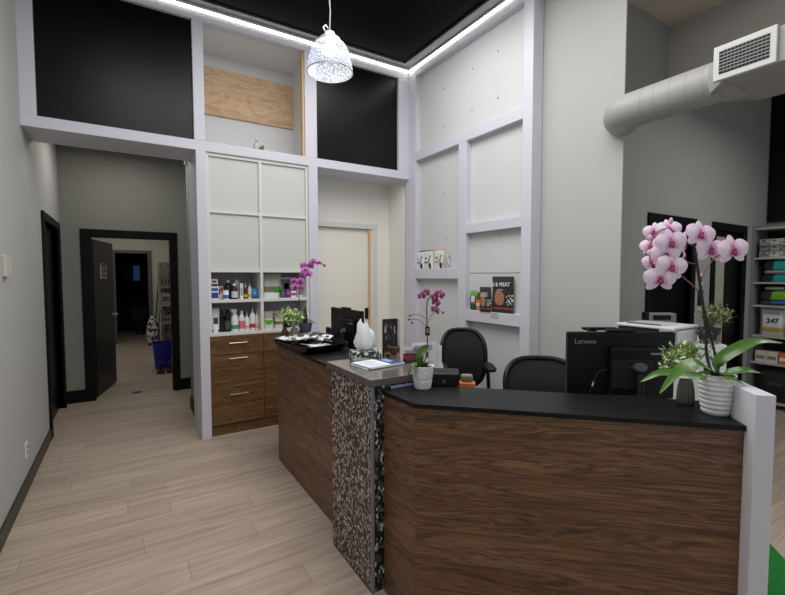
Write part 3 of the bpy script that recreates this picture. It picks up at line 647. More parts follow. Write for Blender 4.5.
for i,(px,py,sz) in enumerate(((295,287,.075),(301,288,.065),(294,281,.07),(300,281,.07),(302.5,276,.075),(305,270,.07),(308,274,.08),(304,266,.075),(310,266,.075),(313,262,.07),(319,262.5,.065))):
    flower(t,L(px,py,rnd.uniform(-.05,.05)),sz,fr_+Vector((rnd.uniform(-.5,.5),rnd.uniform(-.5,.5),rnd.uniform(-.3,.2))),[MG0,MG1,MG1],PU1,roll=rnd.uniform(-.4,.4))
MB().ball(L(324.5,265.5),.012).build('bud',STEMG,t,smooth=True)
# small white green plant in ribbed grey vase
pb=Vector((1.24,3.62,1.0)); w=depth(pb)
t=thing('potted_plant','white flecked green plant in a small ribbed grey vase by the tray','potted plant',pb); o=Vector(pb)
MB().lathe([(.025,0),(.036,.02),(.038,.06),(.028,.09),(.026,.095)],36,ripple=lambda a,z:.05*math.cos(a*14)).build('pot',mat('vase_grey',(112,114,106),.5),t,smooth=True)
m=MB(); rnd=random.Random(5); cc_=L(291,317); stems(m,(0,0,.09),cc_,.09,12,.0015,rnd,2); sprig(m,cc_,.125,240,.036,rnd,2,(1,1,.62)); m.build('foliage',[GREENL,GREENV,STEMG],t)
pb=Vector((1.16,3.64,1.0))
t=thing('vase','little dark brown vase left of the ribbed grey one','vase',pb)
MB().lathe([(.02,0),(.03,.02),(.032,.06),(.02,.085),(.018,.1)],24).build('vase_body',mat('brown_glass',(66,48,38),.2),t,smooth=True)
m=MB()
for k in range(5): a=k*1.3; m.tube([(0,0,.08),(.02*math.cos(a),.02*math.sin(a),.13)],.0025,5)
m.build('twigs',STEM,t)
# --- monitors
def monitor(label,loc,rot,W,H,zb,logo=True):
    t=thing('computer_monitor',label,'monitor',loc,rot)
    s=B(-W/2,W/2,-.012,.022,zb,zb+H).build('screen_housing',BLKPL,t,bevel=.006)
    B(-W/2+.012,W/2-.012,.022,.024,zb+.02,zb+H-.012).build('screen_glass',mat('dark_screen',(10,10,14),.1),s)
    bx=B(-W*.12,W*.36,-.045,-.012,zb+.02,zb+H*.78).build('rear_cover',BLKPL,t,bevel=.01)
    B(-.06,.14,-.048,-.044,zb+.06,zb+H*.6).build('port_plate',BLKPL2 if logo else BLKPL,bx,bevel=.001)
    B(W*.24,W*.36,-.0475,-.045,zb+H*.68,zb+H*.71).build('sticker',GREYM,bx)
    B(.02,.055,-.05,-.048,zb+H*.49,zb+H*.50).build('vent_badge',CHROME,bx)
    B(-.07,.07,-.014,.02,zb+H,zb+H+.014).build('webcam_bar',BLKPL,t,bevel=.004)
    m=MB(); m.tube([(.07,-.06,zb+H*.42),(.07,-.10,.1),(.07,-.09,.02)],.016,12); m.build('stand_neck',BLKPL2,t,smooth=True)
    cp=MB().lathe([(.032,-.012),(.034,0),(.030,.012)],24).xf(Matrix.Translation((.07,-.062,zb+H*.50))@Matrix.Rotation(R(62),4,'X')@Matrix.Diagonal((1,.75,1,1))); cp.build('stand_joint',cm(64,65,68),t,smooth=True)
    B(-.10,.22,(-.17 if logo else -.105),.04,0,.014).build('stand_base',BLKPL2,t,bevel=.005)
    m=MB(); m.tube(smooth_path([(-.09,-.05,zb+H*.46),(-.14,-.07,zb+H*.42),(-.17,-.085,zb+H*.25),(-.19,-.08,zb),(-.17,-.07,.05)]),.0025,6); m.build('cable',BLKPL2,t,smooth=True)
    m=MB(); m.tube([(-.166,-.084,zb+H*.30),(-.171,-.086,zb+H*.24)],.0045,8); m.build('cable_plug',cm(200,160,60),t)
    for x in (.10,.15): MB().tube(smooth_path([(x,-.06,zb+H*.2),(x+.012,-.09,zb+.03),(x+.005,-.08,.05)]),.002,6).build('cable',BLKPL2,t,smooth=True)
    if logo: text('maker_lettering','Lenovo',.036,cm(150,150,150),s,(-W*.335,-.0127,zb+H-.048),bold=-.0003)
    return t
mc=at(619,392,2.2); ztop=at(619,331.5,2.2).z
monitor('large black computer monitor seen from behind, Lenovo lettering top left',(mc.x,mc.y,.74),R(-34),.535,.34,ztop-.74-.34)
monitor('black computer monitor behind the left counter, beside the tissue box',(1.63,3.40,.74),-PI/2,.60,.36,.16,logo=False)
# side speaker-like arm on first monitor
sp=thing('desk_phone','small black handset mounted at the left side of the far monitor','phone',(1.50,3.405,.74))
B(-.02,.02,-.03,.03,0,.30).build('handset_stand',BLKPL,sp,bevel=.008); B(-.045,-.015,-.05,.04,.21,.37).build('handset',BLKPL2,sp,bevel=.01)
# --- tissue box
t=thing('tissue_box','tissue box with a dark leaf pattern and a white tissue pulled up','tissue box',(1.195,2.235,1.057),R(-14))
TB=cells('tissue_box_print',[(40,52,44),(176,190,176),(70,92,74),(206,212,202),(36,40,38)],60,(1,1,1),.6)
B(-.085,.085,-.055,.055,.0005,.052).build('carton',TB,t,bevel=.003)
MB().lathe([(.03,.0522),(.03,.0528)],20).build('slot',BLKPL,t)
m=MB(); rr=random.Random(2); n=28
prof=[(.020,.05),(.040,.07),(.046,.10),(.042,.14),(.037,.18),(.022,.20)]
for i,(r,zv) in enumerate(prof):
    for k in range(n):
        a=2*PI*k/n; q=r*(1+.14*math.sin(a*3+i*.4)+.09*math.sin(a*7+i*.9)+.07*math.sin(a*13-i)); m.v.append((q*math.cos(a)*1.3,q*math.sin(a)*.6,zv+(.030*math.cos(a+2.6)+.014*math.sin(a*4))*(i/5)))
m.f=[(i*n+k,i*n+(k+1)%n,(i+1)*n+(k+1)%n,(i+1)*n+k) for i in range(5) for k in range(n)]; m.m=[0]*len(m.f)
m.build('tissue',mat('tissue_white',(236,236,238),.8,noise=.02),t,smooth=True,angle=60)
# --- papers
rr=random.Random(9)
for i in range(4):
    x,y=1.17+rr.uniform(-.012,.012),2.055+rr.uniform(-.012,.012)
    m=B(-.115,.115,-.085,.085,0,.0035); 
    o=m.build('leaflet',PAPER,loc=(x,y,1.0575+.0037*i),rot=.12+rr.uniform(-.08,.08),bevel=.0008)
    tag(o,['bottom leaflet of the stack on the metal slab','second lowest leaflet of the stack on the metal slab','second topmost leaflet of the stack on the metal slab','topmost white leaflet with a blue photo on the metal slab'][i],'leaflet','leaflets stacked on the metal slab')
    if i==3:
        B(.03,.113,-.083,.083,.0036,.0040).build('printed_photo',cm(36,60,110),o); B(.05,.09,-.03,.05,.0041,.0043).build('printed_photo',cm(150,170,200),o)
        tx=MB()
        for k in range(9): tx.box(-.10,.01-(k%3)*.012,-.07+k*.016,-.066+k*.016,.0036,.0039)
        tx.build('printed_lines',cm(130,140,160),o)
# --- leaning photo display
t=thing('brochure_display','upright dark photo display card standing on the metal slab','display stand',(1.34,2.19,1.057),R(-4))
B(-.05,.05,-.004,.004,.0,.235).build('card',cm(24,22,24),t,bevel=.002)
ph=cells('photo_print',[(24,21,20),(64,52,44),(110,96,86),(30,26,24),(176,166,158),(40,34,30)],60,(1,1,.7),.35)
B(-.038,.038,-.0055,-.0042,.06,.215).build('photo',ph,t); B(-.05,.05,-.03,-.022,0,.07).build('front_pocket',cells('photo_print_low',[(60,40,34),(120,90,70),(30,24,22),(150,120,96)],50,(1,1,1),.4),t); B(-.05,.05,-.022,.0,0,.006).build('foot',cm(190,190,190),t)
B(.052,.058,-.03,.03,0,.235).build('acrylic_edge',cm(206,208,212),t)
# --- brochure holder cluster
t=thing('brochure_holder','clear holder with cards and leaflets behind the small orchid','brochure holder',(1.43,1.97,1.0),R(-35))
B(-.10,.10,-.05,.05,0,.01).build('holder_base',cm(150,150,190),t,bevel=.002)
for i,(x,y,h,c_) in enumerate(((-.07,-.03,.11,(44,34,40)),(-.07,-.0,.14,(210,210,214)),(-.02,.0,.165,(226,228,230)),(.03,.012,.17,(214,218,216)),(.06,.03,.15,(226,226,226)))):
    pn=B(x-.045,x+.045,y-.002,y+.002,.01,h).build('card',cm(*c_),t)
    tx=MB()
    for k in range(3): tx.box(x-.036,x+.02,y-.0035,y-.0022,h-.02-k*.012,h-.016-k*.012)
    tx.build('printed_lines',cm(110,104,104),pn)
B(-.115,-.05,-.045,-.041,.085,.103).build('red_tab',cm(150,30,56),t)
cd=thing('card_sheet','pale tilted leaflet behind the white pot of the small orchid','leaflet',(1.60,1.97,.74),R(-35))
sh=B(-.055,.055,-.002,.002,0,.42).build('sheet',cm(206,212,208),cd); sh.rotation_euler=(R(-14),R(-16),0)
# orange tool behind the counter
t=thing('tape_dispenser','small orange and grey tape dispenser behind the black box','tape dispenser',(1.56,1.75,.74),R(-45))
B(-.045,.045,-.025,.025,0,.18).build('dispenser_base',BLKPL2,t,bevel=.004); B(-.055,.045,-.03,.025,.18,.235).build('orange_band',ORANGE,t,bevel=.006); B(-.032,.032,-.02,.02,.235,.275).build('grey_top',cm(120,122,96),t,bevel=.01)
# black box device
pb=at(446.5,387,depth((1.30,1.64,1.0))); 
t=thing('card_terminal','low black box shaped terminal right of the small orchid','terminal',(1.362,1.690,1.0),R(-36))
bxm=MB(); bxm.add([(-.07,-.045,0),(.07,-.045,0),(.07,.045,0),(-.07,.045,0),(-.07,-.04,.062),(.07,-.04,.062),(.07,.045,.075),(-.07,.045,.075)],[(0,3,2,1),(4,5,6,7),(0,1,5,4),(1,2,6,5),(2,3,7,6),(3,0,4,7)]); bxm.build('casing',BLKPL,t,bevel=.006)
for x in (-.03,-.008): B(x-.007,x+.007,-.0438,-.042,.017,.033).build('front_badge',BLKPL2 if x<-.02 else cm(80,86,110),t)
# --- small white pot orchid
pb=Vector((1.222,1.690,1.0)); w=depth(pb); o=Vector(pb)
t=thing('potted_orchid','small purple orchid in a white quilted pot in front of the slab','potted plant',pb)
MB().lathe([(.036,0),(.040,.004)]+[(.040+.0065*(z_-.004)/.044,z_) for z_ in [.004+.0055*j for j in range(1,8)]]+[(.0445,.0485),(.0465,.052)]+[(.047+.006*(z_-.052)/.055,z_) for z_ in [.052+.0055*j for j in range(1,10)]]+[(.054,.107),(.054,.112),(.048,.112),(.046,.10)],96,ripple=lambda a,z:.035*math.cos(a*14+ (PI if int(z/.011)%2 else 0)) if .004<z<.106 else 0).build('pot',WHITE,t,smooth=True)
MB().lathe([(.046,.097),(.046,.103)],20).build('soil',SOIL,t)
m=MB(); m.tube(smooth_path([(0,0,.10),L(427,350),L(427,324),L(427,304),L(429,298),L(433,296)]),.0028,6); m.build('stem',STEM,t,smooth=True)
m=MB(); m.tube(smooth_path([L(427,319),L(418,314.5),L(410.5,315.5)]),.0013,5); m.tube(smooth_path([L(427,327),L(419,320),L(409.5,319.5)]),.0013,5); m.tube(smooth_path([L(428,322),L(432,315),L(437,308)]),.0013,5); m.tube(smooth_path([L(433,296),L(436,300),L(437,310),L(443,312)]),.0014,5); m.build('branch',STEM,t,smooth=True)
for px,py in ((410,315.4),(409,319.4),(412,322.5),(438,313),(443,312.5)): MB().ball(L(px,py),.0075,sc=(1,1,.85)).build('bud',cm(104,98,64),t,smooth=True)
for i,(px,py,sz) in enumerate(((425.5,293.5,.05),(421.5,296,.04),(439.5,294.5,.052),(434.5,297,.04),(436,302.6,.045),(435,309.5,.042))):
    flower(t,L(px,py,rnd.uniform(-.01,.01)),sz,-f_+Vector((rnd.uniform(-.5,.5),rnd.uniform(-.5,.5),rnd.uniform(-.2,.3))),[PU0,PU0,PU1],cm(220,160,190),roll=rnd.uniform(-.5,.5))
tgm=B(-.011,.011,-.001,.001,-.022,.022).build('plant_tag',BLKPL,t,loc=L(427.4,331,-.012),rot=-YAW); B(-.0125,.0125,-.0008,.0012,-.024,-.021).build('tag_edge',ORANGE,tgm); B(-.004,.004,-.0018,-.001,-.01,.012).build('tag_print',cm(150,150,150),tgm)
for pts,wd in (([(-.005,0,.085),L(419.5,357,-.03),L(424,349,-.01),L(429,345)],.042),([(.0,0,.085),L(428,363,-.04),L(434,363,-.05)],.036),([(0,0,.085),L(415,366,-.05),L(410,372,-.06),L(408.5,379,-.06)],.034),([(0,0,.085),L(416,364,.03),L(405,365,.05)],.03)): leaf(MB(),pts,wd,up=Vector((0,0,1)) if wd<.04 else -f_).build('leaf',mat('orchid_leaf_dark',(70,96,34),.35,noise=.25,scale=20),t,smooth=True)
MB().tube([L(428,352,-.01),L(427,358,-.02)],.004,6).build('dark_bud',PU1,t)
# --- ribbed vase + variegated plant on right counter
pb=Vector((2.030,.885,1.0)); w=depth(pb); o=Vector(pb)
t=thing('potted_plant','variegated green plant in a dark ribbed vase beside the white pot','potted plant',pb)
MB().lathe([(.027,0),(.032,.006),(.032,.03),(.029,.07),(.023,.100),(.021,.105),(.019,.105),(.019,.10)],72,ripple=lambda a,z:.06*math.cos(a*18) if z<.106 else 0).build('pot',mat('ribbed_taupe',(92,88,82),.5),t,smooth=True)
m=MB(); rr=random.Random(11)
cs=[((672,357),.045),((682,352),.05),((690,360),.05),((676,366),.04),((669,369),.03),((692,349),.03)]
for (c_,rad) in cs:
    cp=L(*c_); stems(m,(0,0,.1),cp,rad,4,.0013,rr,2); sprig(m,cp,rad*1.05,56,.026,rr,2)
m.build('foliage',[GREENL,GREENV,STEMG],t)
m=MB(); cp=L(709,355,.03); stems(m,(0,0,.1),cp,.02,3,.0012,rr,1); sprig(m,cp,.035,22,.022,rr,1); m.build('side_sprig',[mat('grey_green_leaf',(96,122,88),.5),STEMG],t)
# --- big pink orchid
pb=Vector((1.985,.757,1.0)); w=depth(pb); o=Vector(pb)
t=thing('potted_orchid','tall pale pink orchid in a white ribbed bowl pot by the end panel','potted plant',pb)
prof=[(.042,0),(.045,.004)]
for i in range(8):
    z0=.006+i*.0185; r0_=.046+.0145*(i/7)**.8
    prof+=[(r0_,z0),(r0_+.003,z0+.005),(r0_+.0034,z0+.012),(r0_+.0006,z0+.0175)]
prof+=[(.0655,.156),(.0655,.160),(.061,.160),(.060,.15)]
MB().lathe(prof,48).build('pot',WHITE,t,smooth=True,angle=80)
MB().lathe([(.060,.145),(.0605,.156)],24).build('soil',SOIL,t)
LA=L
m=MB(); m.tube(smooth_path([(-.03,0,.15),L(706.5,355),L(706,332),L(702,298),L(697.5,268),L(693.3,244),L(689,236)]),[.0055]*36+[.003],7); m.build('stem',STEM,t,smooth=True)
m=MB(); m.tube(smooth_path([(.02,0,.15),L(716.5,363),L(711,336),L(703,306),L(699,290)]),.0045,7); m.build('stem',STEM,t,smooth=True)
m=MB(); m.tube(smooth_path([L(700,283),L(704,273),L(712,261),L(718,256),L(730,254)]),.0025,6); m.tube(smooth_path([L(699,291),L(690,283),L(680,275),L(672,272)]),.0025,6); m.tube(smooth_path([L(698,264),L(690,263),L(683,258)]),.002,6); m.tube(smooth_path([L(694,246),L(686,242),L(678,234),L(668,229),L(658,232),L(651,244),L(650,260),L(653,270)]),.0025,6); m.build('branch',mat('pink_stem',(140,90,100),.5),t,smooth=True)
for px,py,sz,dx,dz,dw in ((671,243,.125,0,0,-.03),(665.5,254.5,.115,-.1,0,-.02),(671.5,267,.125,.05,-.05,-.03),(660,279,.13,-.05,-.1,-.02),(669,229.5,.10,-.1,.2,.03),(700.5,234.5,.125,.1,.1,-.02),(710.5,250,.125,.1,0,.0),(733,250.5,.135,.1,0,-.02),
                          (654,232,.085,-1.2,0,.04),(650.5,246,.085,-1.4,.1,.05),(653,262,.085,-1.3,-.1,.04),(684.5,246,.07,1.3,.1,.04),(684,257,.07,1.2,-.1,.04)):
    rgt=r_; flower(t,L(px,py,dw),sz*.96,-f_+rgt*dx+Vector((0,0,dz+.05)),[PK0,PK1,PK2],LIP,roll=rnd.uniform(-.15,.15))
for px,py in ((671,221),(685,235),(650,238),(649,253)): MB().ball(L(px,py),.009,sc=(.8,.8,1.5)).build('bud',PK1,t,smooth=True)
for pts,wd in (([(.0,0,.155),L(718,362,-.02),L(735,350,-.03),L(757,341,-.02),L(783,343,0)],.048),
               ([(.0,0,.155),L(726,373,-.05),L(745,370,-.08),L(761,373,-.08)],.034),
               ([(.0,0,.155),L(722,378,-.08),L(735,380,-.09),L(745,385,-.09)],.024),
               ([(.0,0,.155),L(697,376,-.03),L(680,375,-.05),L(660,373,-.06),L(640,382,-.06)],.042),
               ([(-.01,0,.155),L(702,365,-.08),L(692,364,-.11),L(677,372,-.16),L(659,394,-.22)],.048),
               ([(.0,0,.155),L(708,368,-.06),L(706,376,-.07)],.03)):
    leaf(MB(),pts,wd,fold=.10,up=(-f_*.6+Vector((0,0,.8)))).build('leaf',GREEN,t,smooth=True)

# ================================================================== CHAIRS
def chair(label,loc,rot,ztop,hw=.235,az=.70):
    t=thing('office_chair',label,'chair',loc,rot,'office chairs behind the counter')
    def pt(u,v):   # u -1..1 across, v 0..1 up
        ww=hw*(.80+.34*math.sin(PI*(.12+.62*v)))/1.12
        return Vector((u*ww,.20+.07*v*v+.05*(1-u*u)-.03+.05*math.sin(PI*v)*-1,.56+(ztop-.56)*v))
    outline=[]
    n=64
    for k in range(n):
        a=2*PI*k/n; c_,s_=math.cos(a),math.sin(a); p=3.6
        outline.append(pt(math.copysign(abs(c_)**(2/p),c_),.5+.5*math.copysign(abs(s_)**(2/p),s_)))
    MB().tube(outline,.019,10,closed=True).build('backrest_frame',BLKPL,t,smooth=True)
    m=MB(); nu,nv=14,16
    for j in range(nv+1):
        for i in range(nu+1):
            u=(i/nu*2-1); v=j/nv; q=2*v-1; lim=max(.0,(1-abs(q)**3.6))**(1/3.6); m.v.append(tuple(pt(u*lim*.98,v)))
    m.f=[(j*(nu+1)+i,j*(nu+1)+i+1,(j+1)*(nu+1)+i+1,(j+1)*(nu+1)+i) for j in range(nv) for i in range(nu)]; m.m=[0]*len(m.f)
    m.build('backrest_mesh',BLKM,t,smooth=True,solid=.004)
    loft([ring(.20,.20,.435,p=4),ring(.235,.235,.45,p=4),ring(.24,.24,.485,p=4),ring(.215,.215,.51,p=4)]).build('seat',mat('seat_fabric',(26,26,29),.85,noise=.2,scale=200),t,smooth=True)
    MB().tube(smooth_path([(0,.12,.42),(0,.28,.46),(0,.30,.62)]),.022,8).build('back_support',BLKPL,t,smooth=True)
    for s in (-1,1):
        ar=MB().tube(smooth_path([(s*.17,.05,.43),(s*(hw+.01),.05,.44),(s*(hw+.015),.05,.55),(s*(hw+.005),.05,az-.03)]),.016,8).build('armrest',BLKPL,t,smooth=True)
        loft([ring(.035,.12,az-.035,p=4),ring(.043,.128,az-.025,p=4),ring(.043,.128,az-.01,p=4),ring(.034,.12,az,p=4)]).build('arm_pad',BLKPL2,ar,smooth=True,loc=(s*(hw+.005),-.03,0))
    MB().lathe([(.03,.10),(.03,.26),(.022,.27),(.022,.43)],16).build('gas_column',BLKPL2,t,smooth=True)
    MB().box(-.1,.1,-.1,.1,.415,.436).build('seat_plate',BLKPL,t,bevel=.004)
    for k in range(5):
        a=2*PI*k/5; c_,s_=math.cos(a),math.sin(a)
        lg=MB().tube([(0,0,.12),(c_*.15,s_*.15,.105),(c_*.29,s_*.29,.075)],[.03,.024,.017],8).build('base_leg',BLKPL,t,smooth=True)
        wv=MB().tube([(-.02,0,.028),(.02,0,.028)],.028,14).xf(Matrix.Translation((c_*.28,s_*.28,0))@Matrix.Rotation(a,4,'Z')@Matrix.Rotation(PI/2,4,'Z')); wv.tube([(c_*.28,s_*.28,.05),(c_*.28,s_*.28,.08)],.008,6); wv.build('castor',BLKPL2,lg,smooth=True)
    return t
chair('black mesh office chair in front of the niche wall',(2.43,2.74,0),R(-34),1.06,.19,.80)
chair('black mesh office chair left of the Lenovo lettered monitor',(2.30,1.80,0),R(-38),.965,.245,.64)

# ================================================================== PRINTER CABINET
pc=thing('side_cabinet','white counter height cabinet carrying the printer and a pot plant','cabinet',(0,0,0))
k1=(2.99,1.645); k2=(3.345,1.222)
dx,dy=(k2[0]-k1[0]),(k2[1]-k1[1]); Lc=math.hypot(dx,dy); ux,uy=dx/Lc,dy/Lc; nx,ny=-uy,ux
if nx<0: nx,ny=-nx,-ny
k3=(k2[0]+nx*.60,k2[1]+ny*.60); k4=(k1[0]+nx*.60,k1[1]+ny*.60)
k0=(k1[0]-ux*.12,k1[1]-uy*.12)
MB().prism([k1,k2,k3,k4],0,1.09).build('cabinet_body',PLW,pc,bevel=.003)
MB().prism([k1,(k1[0]+ux*.24,k1[1]+uy*.24),(k4[0]+ux*.24,k4[1]+uy*.24),k4],1.09,1.10).build('black_runner',BLKPL,pc)
MB().prism([(k1[0]-nx*.004+ux*.02,k1[1]-ny*.004+uy*.02),(k1[0]-nx*.004+ux*.14,k1[1]-ny*.004+uy*.14),(k1[0]-nx*.001+ux*.14,k1[1]-ny*.001+uy*.14),(k1[0]-nx*.001+ux*.02,k1[1]-ny*.001+uy*.02)],.62,.86).build('sketch_sheet',cells('sketch_print',[(226,226,228),(200,202,206),(214,214,216),(150,156,168),(230,230,230)],45,(1,1,1),.7),pc)
# printer
pr=thing('printer','flat white multifunction printer on the side cabinet','printer',(3.10,1.58,1.10),R(-90))
B(-.19,.19,-.08,.24,0,.085).build('printer_body',PLW,pr,bevel=.012)
B(-.20,.19,-.09,.25,.09,.11).build('scanner_lid',cm(214,217,217),pr,bevel=.008)
B(-.185,.17,-.084,-.079,.05,.086).build('output_slot',BLKPL2,pr)
B(.11,.205,-.12,-.08,.02,.10).build('control_panel',cm(160,162,170),pr,bevel=.004)
B(-.15,.1,-.05,.15,.1105,.114).build('lid_inset',cm(190,192,192),pr,bevel=.001)
MB().tube([(-.14,-.055,.117),(.09,-.055,.117)],.003,6).build('lid_handle',BLKPL2,pr)
q=at(649,318,3.30)
lp=thing('label_printer','small grey label printer with a dark display behind the white printer','label printer',(3.46,1.70,1.09),R(-34))
B(-.10,.10,-.04,.05,.0,.175).build('printer_body',cm(120,122,122),lp,bevel=.01); B(-.075,.055,-.0425,-.04,.125,.16).build('display',BLKPL,lp)
B(-.125,-.10,-.03,.03,.02,.18).build('side_cap',BLKPL,lp,bevel=.004)
# scanner on top of monitor area
q=at(592,329,2.35)
sc_=thing('hand_scanner','thin black hand scanner with a red light behind the lettered monitor','scanner',(q.x,q.y,.74),R(-34))
B(-.02,.02,-.02,.02,0,q.z-.745).build('scanner_stand',BLKPL,sc_,bevel=.003); B(-.05,.13,-.02,.02,q.z-.745,q.z-.73).build('scanner_body',BLKPL,sc_,bevel=.004); B(-.035,-.02,-.022,-.02,q.z-.741,q.z-.735).build('red_light',cm(170,30,40),sc_)
# pot plant on the cabinet
pb=Vector((3.335,1.325,1.0905)); w=depth(pb); o=Vector(pb)
t=thing('potted_plant','small bushy plant in a dark patterned pot on the side cabinet','potted plant',pb)
MB().lathe([(.048,0),(.052,.004),(.066,.10),(.066,.106),(.06,.106),(.058,.09)],32).build('pot',cells('pot_print',[(40,42,46),(60,62,66),(36,36,40),(150,152,156)],60,(1,1,1),.5),t,smooth=True)
m=MB(); rr=random.Random(4); cp=L(714.5,315); stems(m,(0,0,.09),cp,.075,14,.0015,rr,2); sprig(m,cp,.108,300,.026,rr,2,(1,1,.75)); m.build('foliage',[mat('olive_leaf',(90,100,62),.6,noise=.3,scale=30),mat('olive_leaf_pale',(140,148,104),.6,noise=.3,scale=30),STEMG],t)

# ================================================================== RIGHT SHELVING
sv=thing('product_shelving','grey wall shelving unit full of pet products at far right','shelving',(0,0,0))
SX,SY0,SY1=6.30,.55,2.098
B(SX,6.70,SY1-.03,SY1,0,2.12).build('side_panel',cm(118,120,120),sv); B(SX,6.70,SY0,SY0+.03,0,2.12).build('side_panel',cm(118,120,120),sv)
B(6.68,6.70,SY0+.03,SY1-.03,0,2.12).build('back_panel',cm(36,36,36),sv)
for zz in (2.10,1.755,1.47,1.20,.845,.53,.08): B(SX,6.68,SY0+.03,SY1-.03,zz-.02,zz).build('shelf',cm(170,172,168),sv,bevel=.002)
rr=random.Random(21)
def side(y): return (SX+.10,y)
k=0
cols=[(150,150,150),(120,122,124),(176,176,172),(96,98,100),(190,190,186),(134,130,126)]
ordn=['first','second','third','fourth','fifth','sixth','seventh']
for row in range(3):
    for i in range(4):
        y=1.985-.095*i
        carton('small greyish carton, %s from the wall in the %s row of the top shelf'%(ordn[i],('bottom','middle','top')[row]),SX+.10,y,1.7555+row*.072,.09,.16,.068,cm(*cols[(i*2+row*3)%6]),[(.1,.9,.2,.5,cm(*cols[(i+row*2+3)%6])),(.25,.6,.6,.85,cm(60,60,64))],rot=-PI/2)
# lying bags as pillows
def pillow(label,y,z,ly,h,c1_,c2_,split=.6):
    t=thing('food_bag',label,'bag',(SX+.02,y,z),-PI/2); m=MB(); n=14; 
    for j,(sx,hz,sy) in enumerate(((.47,0,.13),(.5,h*.35,.15),(.49,h*.75,.145),(.40,h,.11))):
        pass
    rings=[ring(ly*.47,.13,0,n=28,p=5),ring(ly*.5,.145,h*.4,n=28,p=4),ring(ly*.48,.14,h*.8,n=28,p=4),ring(ly*.40,.10,h,n=28,p=3)]
    m=loft(rings); 
    for i,f in enumerate(m.f): 
        cx=sum(m.v[a][0] for a in f)/len(f); m.m[i]=1 if cx>(split-.5)*ly else 0
    m.xf(Matrix.Translation((0,.16,0))); m.build('bag_body',[cm(*c1_),cm(*c2_)],t,smooth=True)
    return t
pillow('dark bag with a teal end, lowest on the second shelf of the right unit',1.78,1.4705,.5,.095,(46,46,48),(30,150,150),.36)
pillow('grey bag with a teal tip lying across the second shelf',1.80,1.567,.42,.045,(150,152,150),(34,150,146),.40)
pillow('black bag with a large teal end, topmost on the second shelf',1.79,1.6135,.46,.12,(44,46,48),(34,160,156),.34)
pillow('blue ended dark bag at the bottom of the third shelf pile',1.79,1.2005,.5,.065,(60,60,62),(36,100,190),.38)
pillow('green ended dark bag lying on the blue ended one',1.79,1.267,.5,.11,(50,50,50),(110,180,50),.36)
pillow('thin white and green bag on top of the third shelf pile',1.80,1.379,.4,.04,(160,164,150),(70,90,50),.6)
b=pouch('upright grey bag lettered 247 with an ochre band on the right shelving',SX+.09,1.90,.8455,.24,.33,.09,[cm(186,188,188),cm(176,150,80),cm(170,60,70),cm(210,212,212)],lambda u,v:1 if (.16<v<.30 and u<.95) or (u<.12 and v<.4) else 2 if .80<v<.83 and .2<u<.8 else 3 if .32<v<.72 and .15<u<.88 else 0,rot=-PI/2,name='food_bag',cat='bag')
text('bag_lettering','247',.075,cm(60,64,84),b,(.01,-.047,.175),bold=.003)
carton('small pinkish carton beside the lettered upright bag',SX+.09,1.70,.8455,.13,.1,.15,cm(160,150,150),[(.1,.9,.1,.4,cm(170,60,60))],rot=-PI/2)
for i,(y,c_,lab) in enumerate(((1.985,(200,202,200),'white flat carton, nearest the wall on the low shelf'),(1.88,(206,206,204),'white flat carton left of the orange one on the low shelf'),(1.77,(206,110,60),'orange and white carton on the low shelf'))):
    carton(lab,SX+.10,y,.5305,.10,.12,.13,cm(*c_),[(.1,.9,.3,.6,cm(150,120,70) if i<2 else cm(230,226,220))],rot=-PI/2)
pouch('large black bag standing at the bottom of the right shelving',SX+.10,1.85,.0805,.36,.38,.12,[cm(26,26,28),cm(60,60,64)],lambda u,v:1 if .3<u<.7 and .5<v<.6 else 0,rot=-PI/2,name='food_bag',cat='bag')
# ================================================================== DUCT
dt=thing('air_duct','white round air duct with a rectangular grille box near the ceiling','duct',(0,0,0))
DU=mat('duct_white',(158,158,153),.5,noise=.02)
XD,ZD,RD=2.93,2.662,.114
path=[]
for k in range(9):
    a=k/8*PI/2; path.append((XD+.13-.13*math.cos(a),1.66+.13*math.sin(a),ZD))
path=[(XD,1.13,ZD),(XD,1.3,ZD),(XD,1.5,ZD)]+path+[(3.04,1.79,ZD)]
# ellipse to rectangle transition and box
MB().tube(path,RD,32).build('round_duct',DU,dt,smooth=True)
jm=MB()
for y in (1.55,1.47,1.38,1.29,1.20): jm.tube([(XD,y,ZD),(XD,y+.006,ZD)],RD+.0014,32)
jm.build('seam_rings',DU,dt,smooth=True)
bx0=XD-.24; n=32
circ=[(XD+RD*math.cos(2*PI*k/n),1.17,ZD+RD*math.sin(2*PI*k/n)) for k in range(n)]
def sqp(k):
    a=2*PI*k/n; c_,s_=math.cos(a),math.sin(a); q_=max(abs(c_),abs(s_)); return (XD+.05+.25*c_/q_,1.06,ZD+.01+.085*s_/q_)
sq=[sqp(k) for k in range(n)]
loft([circ,sq]).build('transition',DU,dt,smooth=True,angle=30)
B(XD-.20,XD+.30,.30,1.06,ZD-.075,ZD+.095).build('rectangular_duct',DU,dt,bevel=.003)
gx=XD-.225
bxo=B(gx,XD-.201,.835,1.10,ZD-.078,ZD+.100).build('grille_box',mat('grille_white',(200,201,200),.45,noise=.02),dt,bevel=.003)
B(gx-.002,gx+.002,.862,1.073,ZD-.048,ZD+.070).build('grille_dark',BLKPL,bxo)
g=MB()
for k in range(7): zz=ZD-.035+k*.017; g.box(gx-.006,gx-.002,.862,1.073,zz-.002,zz+.002)
for k in range(12): yy=.875+k*.016; g.box(gx-.005,gx-.002,yy-.0006,yy+.0006,ZD-.045,ZD+.075)
g.build('grille_bars',cm(150,152,152),bxo)

